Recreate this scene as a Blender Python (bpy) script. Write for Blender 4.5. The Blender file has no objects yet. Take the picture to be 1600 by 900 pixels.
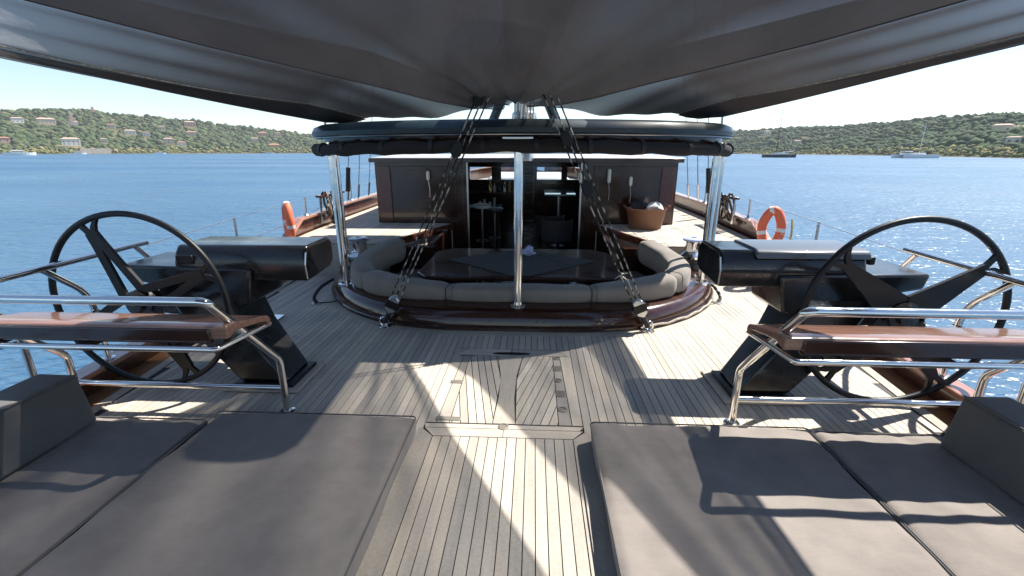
import bpy, bmesh, math, random
import numpy as np
from mathutils import Vector, Matrix
random.seed(7); np.random.seed(7)
scene = bpy.context.scene
col = scene.collection
V = Vector
R = math.radians

# ------------------------------------------------------------------ camera, sky, sun, exposure
CAM = V((.18, 0, 1.75)); PITCH = math.atan(213/700); YAW = R(2.74); FPX = 700.
cd = bpy.data.cameras.new('camera'); cam = bpy.data.objects.new('camera', cd); col.objects.link(cam)
cd.sensor_width = 36; cd.lens = 36*FPX/1600; cd.clip_start = .05; cd.clip_end = 8000
cam.location = CAM; cam.rotation_euler = (R(90)-PITCH, 0, YAW)
scene.camera = cam
SUN = V((.61, .45, 1)).normalized()          # towards the sun
EL = math.asin(SUN.z); AZ = math.atan2(SUN.x, SUN.y)
w = bpy.data.worlds.new('World'); scene.world = w; w.use_nodes = True
nt = w.node_tree; sky = nt.nodes.new('ShaderNodeTexSky'); sky.sky_type = 'NISHITA'; sky.sun_disc = False
sky.sun_elevation = EL; sky.sun_rotation = AZ; sky.air_density = 1.0; sky.dust_density = .15; sky.ozone_density = 1.6
nt.nodes['Background'].inputs[1].default_value = .088
nt.links.new(sky.outputs[0], nt.nodes['Background'].inputs[0])
sl = bpy.data.lights.new('sun', 'SUN'); sl.energy = 5.0; sl.angle = R(.6); sl.color = (1, .95, .87)
so = bpy.data.objects.new('sun', sl); col.objects.link(so); so.rotation_euler = SUN.to_track_quat('Z', 'Y').to_euler()
scene.view_settings.view_transform = 'Standard'; scene.view_settings.look = 'None'
scene.view_settings.exposure = 1.1; scene.view_settings.gamma = 1
scene.cycles.transparent_max_bounces = 16

# ------------------------------------------------------------------ materials
def newmat(name):
    m = bpy.data.materials.new(name); m.use_nodes = True
    return m, m.node_tree, m.node_tree.nodes['Principled BSDF']
def setp(b, **k):
    names = dict(color='Base Color', rough='Roughness', metal='Metallic', coat='Coat Weight', coatr='Coat Roughness', spec='Specular IOR Level', sheen='Sheen Weight', ior='IOR')
    for a, v in k.items():
        b.inputs[names[a]].default_value = (*v, 1) if a == 'color' else v
def link(nt, a, b): nt.links.new(a, b)
def node(nt, t, **k):
    n = nt.nodes.new(t)
    for a, v in k.items(): setattr(n, a, v)
    return n
def noise(nt, scale, detail=3, vec=None, stretch=None, rough=.5):
    n = node(nt, 'ShaderNodeTexNoise'); n.inputs['Scale'].default_value = scale; n.inputs['Detail'].default_value = detail; n.inputs['Roughness'].default_value = rough
    g = node(nt, 'ShaderNodeNewGeometry'); src = g.outputs['Position']
    if stretch:
        mp = node(nt, 'ShaderNodeMapping'); mp.inputs['Scale'].default_value = stretch
        link(nt, src, mp.inputs['Vector']); src = mp.outputs[0]
    link(nt, src, n.inputs['Vector']); return n
def ramp(nt, fac, stops):
    r = node(nt, 'ShaderNodeValToRGB'); e = r.color_ramp.elements
    while len(e) < len(stops): e.new(.5)
    for i, (p, c) in enumerate(stops): e[i].position = p; e[i].color = (*c, 1)
    link(nt, fac, r.inputs[0]); return r
def bump(nt, b, h, strength=.2, dist=.01):
    n = node(nt, 'ShaderNodeBump'); n.inputs['Strength'].default_value = strength; n.inputs['Distance'].default_value = dist
    link(nt, h, n.inputs['Height']); link(nt, n.outputs[0], b.inputs['Normal']); return n
def mixc(nt, a, b, fac, mode='MIX'):
    n = node(nt, 'ShaderNodeMix', data_type='RGBA', blend_type=mode)
    for s, v in ((6, a), (7, b), (0, fac)):
        if isinstance(v, (int, float)): n.inputs[s].default_value = v
        elif isinstance(v, tuple): n.inputs[s].default_value = (*v, 1)
        else: link(nt, v, n.inputs[s])
    return n.outputs[2]

def teak(name, dark, light, stretch, rough=.75, var=.45):
    m, t, b = newmat(name)
    n = noise(t, 1, 4, stretch=stretch, rough=.6)
    c = ramp(t, n.outputs[0], [(.25, dark), (.75, light)])
    oi = node(t, 'ShaderNodeObjectInfo')
    v = ramp(t, oi.outputs['Random'], [(0, (1-var*.5,)*3), (.5, (.95, .93, .9)), (.8, (1.05, 1.0, .93)), (1, (1+var*.3, 1+var*.24, 1+var*.16))])
    c2 = mixc(t, c.outputs[0], v.outputs[0], 1., 'MULTIPLY')
    n2 = noise(t, 1.7, 4); st = ramp(t, n2.outputs[0], [(.35, (.80, .81, .84)), (.6, (1.04, 1.03, 1.0))])
    c3 = mixc(t, c2, st.outputs[0], 1., 'MULTIPLY')
    n3 = noise(t, 60, 2); sp = ramp(t, n3.outputs[0], [(.3, (.9, .9, .9)), (.6, (1.03, 1.03, 1.03))])
    link(t, mixc(t, c3, sp.outputs[0], 1., 'MULTIPLY'), b.inputs['Base Color'])
    setp(b, rough=rough, spec=.3); bump(t, b, n.outputs[0], .25, .002)
    return m
M = {}
M['teak'] = teak('weathered_teak', (.48, .43, .37), (.61, .555, .485), (22, 1.2, 22))
M['teak_x'] = teak('weathered_teak_cross', (.48, .43, .37), (.60, .545, .475), (1.2, 22, 22))
M['teak_grey'] = teak('grey_teak', (.40, .36, .315), (.50, .455, .40), (14, 1.5, 14), var=.3)
M['teak_brown'] = teak('oiled_teak', (.25, .12, .055), (.36, .19, .09), (18, 1.0, 18), rough=.5, var=.3)
def simple(name, c, **k):
    m, t, b = newmat(name); setp(b, color=c, **k); M[name] = m; return m, t, b
simple('caulk', (.012, .011, .011), rough=.7)
def varnish(name, d, l, st):
    m, t, b = newmat(name); n = noise(t, 1, 5, stretch=st, rough=.65)
    c = ramp(t, n.outputs[0], [(.3, d), (.7, l)]); link(t, c.outputs[0], b.inputs['Base Color'])
    n2 = noise(t, 3, 3); rr = ramp(t, n2.outputs[0], [(.3, (.12,)*3), (.8, (.3,)*3)]); link(t, rr.outputs[0], b.inputs['Roughness'])
    setp(b, coat=.5, coatr=.08); M[name] = m
varnish('mahogany', (.022, .007, .004), (.06, .019, .011), (3, 30, 30))
varnish('mahogany_y', (.04, .012, .007), (.10, .032, .017), (30, 3, 30))
varnish('mahogany_seat', (.18, .092, .064), (.33, .18, .128), (2.5, 30, 30))
varnish('mahogany_dark', (.018, .007, .005), (.045, .016, .010), (3, 20, 20))
varnish('cap_rail', (.28, .12, .075), (.40, .20, .13), (20, 2, 20))
m, t, b = simple('black_gloss', (.008, .008, .009), rough=.16, coat=.35, coatr=.12)
n = noise(t, 5, 4); r_ = ramp(t, n.outputs[0], [(.3, (.18,)*3), (.75, (.4,)*3)]); link(t, r_.outputs[0], b.inputs['Roughness'])
simple('black_satin', (.006, .006, .007), rough=.45, spec=.35)
simple('black_rubber', (.015, .015, .016), rough=.6)
m, t, b = simple('grey_lid', (.09, .095, .10), rough=.28, coat=.4)
m, t, b = simple('stainless', (.78, .77, .75), metal=1., rough=.13)
n = noise(t, 14, 3); r_ = ramp(t, n.outputs[0], [(.3, (.07,)*3), (.8, (.24,)*3)]); link(t, r_.outputs[0], b.inputs['Roughness'])
simple('chrome_dull', (.55, .56, .57), metal=1., rough=.3)
def fabric(name, c, var=.12, weave=900, sheen=.15):
    m, t, b = newmat(name)
    n = noise(t, 4, 5, rough=.6); a = tuple(x*(1-var) for x in c); d = tuple(x*(1+var) for x in c)
    cr = ramp(t, n.outputs[0], [(.3, a), (.7, d)])
    n2 = noise(t, weave, 1); sp = ramp(t, n2.outputs[0], [(.3, (.88,)*3), (.7, (1.1,)*3)])
    link(t, mixc(t, cr.outputs[0], sp.outputs[0], 1., 'MULTIPLY'), b.inputs['Base Color'])
    n3 = noise(t, 5.5, 3, stretch=(1, 2.2, 1)); add = node(t, 'ShaderNodeMath', operation='MULTIPLY_ADD'); add.inputs[1].default_value = .06
    link(t, n2.outputs[0], add.inputs[0]); link(t, n3.outputs[0], add.inputs[2])
    bump(t, b, add.outputs[0], .35, .02); setp(b, rough=.9, sheen=sheen, spec=.2); M[name] = m
fabric('pad_fabric', (.225, .198, .178), var=.16)
fabric('bolster_fabric', (.115, .112, .112))
fabric('cushion_fabric', (.24, .215, .19))
fabric('dark_cloth', (.055, .053, .053), sheen=.05)
fabric('curtain_fabric', (.030, .026, .025), sheen=.05)
fabric('white_towel', (.7, .69, .67)); fabric('dark_towel', (.03, .03, .035))
fabric('napkin_cloth', (.45, .5, .75))
fabric('armchair_fabric', (.09, .08, .08))
fabric('sail_cover', (.05, .05, .055))
m, t, b = simple('hardtop_paint', (.016, .034, .042), rough=.42, coat=.25, coatr=.2)
simple('white_paint', (.78, .78, .76), rough=.35, coat=.3)
simple('grey_roof', (.42, .41, .40), rough=.5)
simple('hull_paint', (.012, .014, .02), rough=.2, coat=.6)
m, t, b = simple('orange_buoy', (.78, .16, .07), rough=.6)
simple('reflective_tape', (.75, .75, .72), rough=.4)
simple('leather', (.17, .068, .03), rough=.5); n = noise(M['leather'].node_tree, 40, 3); bump(M['leather'].node_tree, M['leather'].node_tree.nodes['Principled BSDF'], n.outputs[0], .3, .004)
simple('brass', (.6, .42, .16), metal=1., rough=.25)
simple('bronze_fitting', (.24, .22, .19), metal=.4, rough=.5)
simple('painted_sky_gloss', (.22, .36, .5), rough=.08, coat=1.)  # saloon table top: blue daylight reflection put into the base colour
def ropemat(name, a, bcol, scale=55):
    m, t, b = newmat(name); n = noise(t, scale, 1, stretch=(1, 1, .45))
    c = ramp(t, n.outputs[0], [(.5, a), (.6, bcol)]); link(t, c.outputs[0], b.inputs['Base Color']); setp(b, rough=.8)
    bump(t, b, n.outputs[0], .6, .006); M[name] = m
ropemat('flecked_rope', (.012, .012, .012), (.42, .40, .36), 34)
ropemat('brown_rope', (.10, .055, .03), (.26, .17, .10))
ropemat('pale_rope', (.30, .26, .2), (.5, .45, .38))
# glass
m, t, b = newmat('window_glass'); M['window_glass'] = m
tr = node(t, 'ShaderNodeBsdfTransparent'); tr.inputs[0].default_value = (.86, .9, .92, 1)
gl = node(t, 'ShaderNodeBsdfGlossy'); gl.inputs['Roughness'].default_value = .02
fr = node(t, 'ShaderNodeFresnel'); fr.inputs[0].default_value = 1.45
mx = node(t, 'ShaderNodeMixShader'); link(t, fr.outputs[0], mx.inputs[0]); link(t, tr.outputs[0], mx.inputs[1]); link(t, gl.outputs[0], mx.inputs[2])
link(t, mx.outputs[0], t.nodes['Material Output'].inputs[0])
# woven shade mesh: part of the light passes through the open weave
def meshcloth(name, openness, c):
    m, t, b = newmat(name); M[name] = m
    n = noise(t, 420, 1); n2 = noise(t, 2.2, 4, stretch=(1.0, .5, 1)); cr = ramp(t, n2.outputs[0], [(.3, tuple(x*.8 for x in c)), (.7, tuple(x*1.2 for x in c))])
    d = node(t, 'ShaderNodeBsdfDiffuse'); link(t, cr.outputs[0], d.inputs[0])
    tl = node(t, 'ShaderNodeBsdfTranslucent'); tl.inputs[0].default_value = (c[0]*1.2, c[1]*1.15, c[2]*1.1, 1)
    m1 = node(t, 'ShaderNodeMixShader'); m1.inputs[0].default_value = .015
    link(t, d.outputs[0], m1.inputs[1]); link(t, tl.outputs[0], m1.inputs[2])
    bp = node(t, 'ShaderNodeBump'); bp.inputs['Strength'].default_value = .7; bp.inputs['Distance'].default_value = .025
    n5 = noise(t, 9, 4, stretch=(1.6, .7, 1), rough=.65); sm = node(t, 'ShaderNodeMath', operation='MULTIPLY_ADD'); sm.inputs[1].default_value = .5; link(t, n5.outputs[0], sm.inputs[0]); link(t, n2.outputs[0], sm.inputs[2])
    link(t, sm.outputs[0], bp.inputs['Height']); link(t, bp.outputs[0], d.inputs['Normal'])
    tp = node(t, 'ShaderNodeBsdfTransparent'); m2 = node(t, 'ShaderNodeMixShader'); lw = node(t, 'ShaderNodeLayerWeight'); lw.inputs['Blend'].default_value = .5; iv = node(t, 'ShaderNodeMath', operation='SUBTRACT'); iv.inputs[0].default_value = 1; link(t, lw.outputs['Facing'], iv.inputs[1]); pw = node(t, 'ShaderNodeMath', operation='POWER'); pw.inputs[1].default_value = 4; link(t, iv.outputs[0], pw.inputs[0]); op = node(t, 'ShaderNodeMath', operation='MULTIPLY'); op.inputs[1].default_value = openness; link(t, pw.outputs[0], op.inputs[0]); link(t, op.outputs[0], m2.inputs[0])
    link(t, m1.outputs[0], m2.inputs[1]); link(t, tp.outputs[0], m2.inputs[2]); link(t, m2.outputs[0], t.nodes['Material Output'].inputs[0])
meshcloth('shade_mesh', .29, (.155, .148, .15))
meshcloth('hem_mesh', .4, (.09, .082, .08))
# water
m, t, b = newmat('sea_water'); M['sea'] = m
setp(b, color=(.012, .075, .16), rough=.28, ior=1.333, spec=.5)
n1 = noise(t, .55, 4, stretch=(1.0, 1.6, 1), rough=.6); n2 = noise(t, 2.6, 3, stretch=(1, 1.7, 1)); n3 = noise(t, .06, 2)
a1 = node(t, 'ShaderNodeMath', operation='MULTIPLY_ADD'); a1.inputs[1].default_value = .35; link(t, n2.outputs[0], a1.inputs[0]); link(t, n1.outputs[0], a1.inputs[2])
bump(t, b, a1.outputs[0], .85, .25); n4 = noise(t, .018, 3, stretch=(.5, 1.6, 1)); rr4 = ramp(t, n4.outputs[0], [(.38, (.24,)*3), (.64, (.42,)*3)]); link(t, rr4.outputs[0], b.inputs['Roughness'])
cr = ramp(t, n3.outputs[0], [(.3, (.036, .096, .172)), (.7, (.052, .122, .205))]); link(t, cr.outputs[0], b.inputs['Base Color'])

# ------------------------------------------------------------------ mesh helpers
class MB:
    def __init__(s): s.v = []; s.f = []
    def add(s, vs, fs):
        o = len(s.v); s.v += [tuple(x) for x in vs]; s.f += [tuple(i+o for i in f) for f in fs]; return s
    def box(s, lo, hi):
        x0, y0, z0 = lo; x1, y1, z1 = hi
        if x0 > x1: x0, x1 = x1, x0
        return s.add([(x0,y0,z0),(x1,y0,z0),(x1,y1,z0),(x0,y1,z0),(x0,y0,z1),(x1,y0,z1),(x1,y1,z1),(x0,y1,z1)],
                     [(0,3,2,1),(4,5,6,7),(0,1,5,4),(1,2,6,5),(2,3,7,6),(3,0,4,7)])
    def loft(s, rings, cap=True, closed=False):
        n = len(rings[0]); vs = [p for r in rings for p in r]; fs = []
        m = len(rings)
        for i in range(m if closed else m-1):
            a = i*n; b = ((i+1) % m)*n
            for j in range(n): k = (j+1) % n; fs.append((a+j, a+k, b+k, b+j))
        if cap and not closed: fs.append(tuple(range(n))[::-1]); fs.append(tuple(range((m-1)*n, m*n)))
        return s.add(vs, fs)
    def tube(s, path, r, n=10, closed=False, cap=True):
        P = [V(p) for p in path]; m = len(P); rings = []; up = None
        for i, p in enumerate(P):
            if closed: d = P[(i+1) % m]-P[i-1]
            else: d = P[min(i+1, m-1)]-P[max(i-1, 0)]
            d.normalize()
            if up is None: up = V((0,0,1)) if abs(d.z) < .9 else V((0,1,0))
            a = d.cross(up)
            if a.length < 1e-4: a = d.cross(V((1,0,0)))
            a.normalize(); up = a.cross(d).normalized()
            rr = r[i] if isinstance(r, (list, tuple)) else r
            rings.append([p+a*(rr*math.cos(2*math.pi*k/n))+up*(rr*math.sin(2*math.pi*k/n)) for k in range(n)])
        return s.loft(rings, cap, closed)
    def lathe(s, c, prof, n=24, axis='z'):
        rings = []
        for r, h in prof:
            ring = []
            for k in range(n):
                a = 2*math.pi*k/n
                p = (r*math.cos(a), r*math.sin(a), h) if axis == 'z' else ((r*math.cos(a), h, r*math.sin(a)) if axis == 'y' else (h, r*math.cos(a), r*math.sin(a)))
                ring.append(V(c)+V(p))
            rings.append(ring)
        return s.loft(rings)
    def prism(s, poly, axis, a, b):
        def P(u, v, h): return {'x': (h, u, v), 'y': (u, h, v), 'z': (u, v, h)}[axis]
        return s.loft([[P(u, v, a) for u, v in poly], [P(u, v, b) for u, v in poly]])
    def build(s, name, mat, parent=None, bevel=0, smooth=False, segs=2):
        me = bpy.data.meshes.new(name); me.from_pydata(s.v, [], s.f)
        bm = bmesh.new(); bm.from_mesh(me); bmesh.ops.recalc_face_normals(bm, faces=bm.faces); bm.to_mesh(me); bm.free()
        me.materials.append(M[mat] if isinstance(mat, str) else mat)
        o = bpy.data.objects.new(name, me); col.objects.link(o)
        if parent is not None: setparent(o, parent)
        if bevel:
            md = o.modifiers.new('bevel', 'BEVEL'); md.width = bevel; md.segments = segs; md.limit_method = 'ANGLE'; md.angle_limit = R(35)
        if smooth or bevel: smooth_by_angle(me, 40)
        return o
def smooth_by_angle(me, deg):
    me.polygons.foreach_set('use_smooth', [True]*len(me.polygons))
    bm = bmesh.new(); bm.from_mesh(me)
    for e in bm.edges:
        if len(e.link_faces) == 2 and e.calc_face_angle(0) > R(deg): e.smooth = False
    bm.to_mesh(me); bm.free()
def setparent(o, p):
    o.parent = p
    l = p.location if p.type == 'EMPTY' else V((0,0,0))
    o.matrix_parent_inverse = Matrix.Translation(-l)
def tag(o, label=None, cat=None, group=None, kind=None):
    if label: o['label'] = label
    if cat: o['category'] = cat
    if group: o['group'] = group
    if kind: o['kind'] = kind
    return o
def thing(name, loc, label, cat, group=None):
    e = bpy.data.objects.new(name, None); e.location = loc; e.empty_display_size = .2; col.objects.link(e)
    return tag(e, label, cat, group)
def round_path(pts, rad, n=6):
    P = [V(p) for p in pts]; out = [P[0]]
    for i in range(1, len(P)-1):
        a, b, c = P[i-1], P[i], P[i+1]; d1 = (a-b); d2 = (c-b)
        r = min(rad, d1.length*.45, d2.length*.45); p1 = b+d1.normalized()*r; p2 = b+d2.normalized()*r
        for k in range(n+1):
            t = k/n; out.append(p1*(1-t)**2+b*2*t*(1-t)+p2*t*t)
    out.append(P[-1]); return out
def catmull(pts, n=8):
    P = [V(p) for p in pts]; P = [P[0]*2-P[1]]+P+[P[-1]*2-P[-2]]; out = []
    for i in range(1, len(P)-2):
        for k in range(n):
            t = k/n; a, b, c, d = P[i-1], P[i], P[i+1], P[i+2]
            out.append(.5*((2*b)+(c-a)*t+(2*a-5*b+4*c-d)*t*t+(3*b-a-3*c+d)*t**3))
    out.append(P[-2]); return out
def lerp_tab(tab, y):
    if y <= tab[0][0]: return tab[0][1]
    for (a, va), (b, vb) in zip(tab, tab[1:]):
        if y <= b:
            t = (y-a)/(b-a); return va+(vb-va)*t
    return tab[-1][1]
SIDE = {-1: 'left', 1: 'right'}
BEAM = [(-3, 2.6), (0, 2.9), (1.5, 3.02), (3, 3.14), (5, 3.36), (7, 3.55), (9, 3.66), (12, 3.62), (16, 3.2), (20, 2.2), (23, 1.0), (24.5, .1)]
def half(y): return lerp_tab(BEAM, y)

# ------------------------------------------------------------------ sea and land
sea = MB()
sea.add([(-2400,-1500,-1.5),(2400,-1500,-1.5),(2400,2400,-1.5),(-2400,2400,-1.5)], [(0,1,2,3)])
tag(sea.build('sea', 'sea'), kind='structure')

cp, sp_ = math.cos(PITCH), math.sin(PITCH)
FW = V((-math.sin(YAW)*cp, math.cos(YAW)*cp, -sp_)); RT = V((math.cos(YAW), math.sin(YAW), 0)); UP = RT.cross(FW)
def bearing(x, y):      # azimuth and slope of a sight line towards the far shore
    d = FW+RT*((x-800)/FPX)+UP*((450-y)/FPX); h = math.hypot(d.x, d.y); return math.atan2(d.x, d.y), d.z/h
SHORE = [(-700, 800), (0, 900), (300, 980), (480, 1060), (800, 1100), (1000, 980), (1150, 780), (1300, 600), (1450, 445), (1600, 350), (1800, 290), (2300, 240)]
CREST = [(-700, 170), (-300, 172), (0, 179), (60, 177), (140, 174), (180, 181), (300, 191), (400, 202), (480, 212), (640, 222), (800, 228), (1000, 215), (1150, 205), (1220, 202), (1300, 200), (1400, 193), (1480, 186), (1540, 184), (1600, 187), (1900, 180), (2300, 180)]
DEPTH = [(-700, 420), (480, 420), (1150, 480), (1600, 420), (2300, 380)]
TH = []
for i in range(161):
    px = -700+3000*i/160; az, _ = bearing(px, 237); TH.append((az, lerp_tab(SHORE, px), bearing(px, lerp_tab(CREST, px))[1], lerp_tab(DEPTH, px)))
def shore_at(az): return lerp_tab([(a[0], a[1]) for a in TH], az)
AZT = np.array([a[0] for a in TH]); R0T = np.array([a[1] for a in TH]); CT = np.array([a[2] for a in TH]); DT = np.array([a[3] for a in TH])
def hill_h(az, r):
    az = np.asarray(az, float); r = np.asarray(r, float)
    r0 = np.interp(az, AZT, R0T); el = np.interp(az, AZT, CT); dp = np.interp(az, AZT, DT)
    hc = 1.75+(r0+dp)*el; t = (r-r0)/dp
    x = np.sin(az)*r; y = np.cos(az)*r
    lump = 3*np.sin(x*.021+1)*np.cos(y*.017)+2*np.sin(x*.05+y*.043)
    up = np.where(t < 1, np.clip(t, 0, 1)**1.25, 1-.15*(t-1))
    return -1.7+np.clip(t*30, -1, 1)*1.4+np.clip(t*14, 0, 1)*1.2+np.maximum(hc, 3)*up+lump*np.clip((t-.15)*3, 0, 1)*np.clip((1.15-t)*3, .2, 1)
m, t, b = newmat('hill_ground'); M['hill'] = m
n = noise(t, .03, 5); c = ramp(t, n.outputs[0], [(.35, (.055, .06, .028)), (.55, (.11, .10, .05)), (.75, (.2, .17, .10))]); link(t, c.outputs[0], b.inputs['Base Color']); setp(b, rough=.95, spec=.1)
na, nr = 240, 46
azs = np.linspace(AZT[0], AZT[-1], na); ts = np.concatenate([np.linspace(-.02, .1, 8), np.linspace(.13, 1.6, nr-8)])
A, T = np.meshgrid(azs, ts, indexing='ij'); RR = np.interp(A, AZT, R0T)+T*np.interp(A, AZT, DT); H = hill_h(A, RR)
vs = np.stack([np.sin(A)*RR, np.cos(A)*RR, H], -1).reshape(-1, 3)
hb = MB(); hb.add(vs.tolist(), [(i*nr+j, i*nr+j+1, (i+1)*nr+j+1, (i+1)*nr+j) for i in range(na-1) for j in range(nr-1)])
ho = hb.build('hillside', 'hill', smooth=True); tag(ho, kind='structure')

def on_hill(x, y):
    az, sl_ = bearing(x, y); r0 = float(np.interp(az, AZT, R0T)); dp = float(np.interp(az, AZT, DT))
    for k in range(400):
        r = r0+dp*(.01+1.2*k/400)
        if float(hill_h(az, r)) >= 1.75+r*sl_: break
    r -= 14
    return az, r, float(hill_h(az, r))
HOUSES = [
 (28,190,16,7,'far_white','far_roof_pale','small white house high among trees at the far left'),
 (73,191,26,7,'far_cream','far_roof_pale','long cream villa below the left crest'),
 (115,194,15,6,'far_white','far_roof_pale','pale cottage halfway down beneath the pink tower'),
 (146,174,16,12,'far_pink','far_roof','pink house with a tower on top of the left hill'),
 (174,198,14,6,'far_cream','far_roof','cream house right of the pale cottage on the left slope'),
 (204,208,18,6,'far_white','far_roof_pale','white house left of a twin in the middle of the left slope'),
 (229,210,12,6,'far_white','far_roof','smaller white house right of its neighbour mid slope'),
 (253,201,12,6,'far_cream','far_roof_pale','little cream house alone in dark trees on the left slope'),
 (275,187,8,11,'far_white','far_roof','narrow tall white house on the left skyline'),
 (297,195,22,8,'far_pink','far_roof_pale','wide pinkish villa under the left skyline'),
 (345,195,20,8,'far_white','far_roof_pale','white villa on the right part of the left skyline'),
 (300,210,20,6,'far_cream','far_roof','long low cream house below the pinkish villa'),
 (411,212,20,8,'far_pink','far_roof','pink house above the ochre one near the awning edge'),
 (398,220,14,7,'far_cream','far_roof_pale','cream house left of the ochre shore house'),
 (264,222,16,8,'far_cream','far_roof_pale','cream house with pale roof above the left beach'),
 (284,225,14,5,'far_white','far_roof','low white house just above the left beach'),
 (163,221,10,6,'far_cream','far_roof_pale','small cream house behind the stone sea wall'),
 (112,225,22,9,'far_white','far_roof_pale','big white waterfront villa left of the stone sea wall'),
 (429,229,22,5,'far_ochre','far_roof','long ochre house on the flat shore'),
 (434,211,14,7,'far_cream','far_roof','cream house at the right end of the left hill'),
 (6,220,14,6,'far_pink','far_roof','pink roofed house at the left edge of the picture'),
 (1199,208,14,5,'far_white','far_roof_pale','small white house above the dark sailboat mast'),
 (1246,223,12,4,'far_cream','far_roof_pale','low cream house behind the dark sailboat on the right shore'),
 (1566,203,16,5,'far_cream','far_roof_pale','long pale villa high on the right hill'),
 (1592,204,10,5,'far_white','far_roof_pale','white house at the right edge of the right hill'),
 (1583,222,9,4,'far_white','far_roof_pale','tiny white hut low on the right hill'),
 (1528,186,9,4,'far_cream','far_roof_pale','small cream house on the right hill crest')]
HP = [(on_hill(h[0], h[1]), h[2]) for h in HOUSES]
# forest on the hillsides: thousands of crowns read as one mass
m, t, b = newmat('far_foliage'); M['foliage'] = m
vc = node(t, 'ShaderNodeVertexColor'); vc.layer_name = 'tint'
n = noise(t, .55, 3); v = ramp(t, n.outputs[0], [(.3, (.8,)*3), (.7, (1.15,)*3)])
link(t, mixc(t, vc.outputs[0], v.outputs[0], 1., 'MULTIPLY'), b.inputs['Base Color']); setp(b, rough=.9, spec=.1)
bmx = bmesh.new(); bmesh.ops.create_icosphere(bmx, subdivisions=1, radius=1); ICO = np.array([v.co[:] for v in bmx.verts]); ICF = np.array([[v.index for v in f.verts] for f in bmx.faces]); bmx.free()
VAR = []
for k in range(10):
    d = np.random.normal(0, 1, (6, 3)); ph = np.random.rand(6)*6; rad = 1+.16*np.sum(np.sin(ICO@d.T*2.2+ph), 1)/2+np.random.normal(0, .17, len(ICO))
    q = ICO*rad[:, None]; q[:, 2] = np.where(q[:, 2] < 0, q[:, 2]*.55, q[:, 2]); VAR.append(q)
def forest(name, P, S, tint, label):
    n = len(P); nv = len(ICO); nf = len(ICF)
    vv = np.empty((n, nv, 3)); idx = np.random.randint(0, 10, n); rot = np.random.rand(n)*6.28
    VA = np.array(VAR)[idx]; cz, sz = np.cos(rot)[:, None], np.sin(rot)[:, None]
    vv[:, :, 0] = VA[:, :, 0]*cz-VA[:, :, 1]*sz; vv[:, :, 1] = VA[:, :, 0]*sz+VA[:, :, 1]*cz; vv[:, :, 2] = VA[:, :, 2]
    vv = vv*S[:, None, :]+P[:, None, :]
    ff = (ICF[None]+np.arange(n)[:, None, None]*nv).reshape(-1, 3)
    me = bpy.data.meshes.new(name); me.vertices.add(n*nv); me.vertices.foreach_set('co', vv.ravel())
    me.loops.add(len(ff)*3); me.loops.foreach_set('vertex_index', ff.ravel().astype(np.int32)); me.polygons.add(len(ff))
    me.polygons.foreach_set('loop_start', np.arange(0, len(ff)*3, 3, dtype=np.int32)); me.update(calc_edges=True)
    at = me.color_attributes.new('tint', 'FLOAT_COLOR', 'POINT'); cc = np.ones((n, nv, 4)); cc[:, :, :3] = tint[:, None, :]; at.data.foreach_set('color', cc.ravel())
    me.materials.append(M['foliage']); o = bpy.data.objects.new(name, me); col.objects.link(o); return tag(o, label, 'trees', kind='stuff')
def scatter(px0, px1, n, t0, t1, smin, smax, pal):
    px = np.random.uniform(px0, px1, n); tt = t0+(t1-t0)*np.random.rand(n)**1.0
    az = np.array([bearing(p, 237)[0] for p in px]); r = np.interp(az, AZT, R0T)+tt*np.interp(az, AZT, DT)
    s = np.random.uniform(smin, smax, n)*np.where(np.random.rand(n) < .12, 1.45, 1); h = hill_h(az, r)
    keep = np.ones(n, bool)
    for (ha, hr, hz), hw_ in HP: keep &= ~((np.abs((az-ha)*hr) < hw_*.5+s*.6) & (r < hr+hw_*.6) & (r > hr-45))
    az, r, s, h = az[keep], r[keep], s[keep], h[keep]; n = len(r)
    P = np.stack([np.sin(az)*r, np.cos(az)*r, h+s*.35], 1); S = np.stack([s, s, s*np.random.uniform(.7, 1.15, n)], 1)
    c = np.array(pal)[np.random.randint(0, len(pal), n)]*np.random.uniform(.85, 1.15, (n, 1))*1.25; return P, S, c
PAL = [(.035, .055, .026), (.045, .068, .03), (.06, .08, .035), (.075, .09, .045), (.05, .062, .035), (.085, .09, .05)]
PALR = [(.03, .052, .026), (.04, .062, .03), (.05, .075, .034), (.035, .05, .03)]
LOW = [(.16, .15, .05), (.12, .13, .05), (.19, .15, .08), (.09, .11, .045)]
def cat(*a): return [np.concatenate(x) for x in zip(*a)]
L = cat(scatter(-350, 560, 7600, .12, 1.06, 2.0, 5.4, PAL), scatter(-350, 560, 1300, .025, .16, 1.4, 3.6, PAL+LOW))
forest('forest', *L, label='mixed green woodland covering the hill on the left')
Rr = cat(scatter(1060, 2000, 9500, .10, 1.06, 1.5, 3.9, PALR), scatter(1060, 2000, 1600, .03, .13, 1.0, 2.4, PAL+LOW))
forest('forest', *Rr, label='dense dark pine woodland covering the hill on the right')
Lc = scatter(560, 1060, 900, .05, 1.05, 3, 6, PAL)
forest('forest', *Lc, label='woodland along the shore beyond the bow')
def scrub(px0, px1, n, label, smin=.5, smax=1.6):
    P, S, c = scatter(px0, px1, n, .012, .05, smin, smax, LOW); o = forest('shore_scrub', P, S, c, label); o['category'] = 'scrub'
scrub(-200, 480, 900, 'yellow green scrub along the left shoreline', .8, 2.2)
scrub(1120, 1800, 900, 'low dry reeds along the right shoreline')

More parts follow.
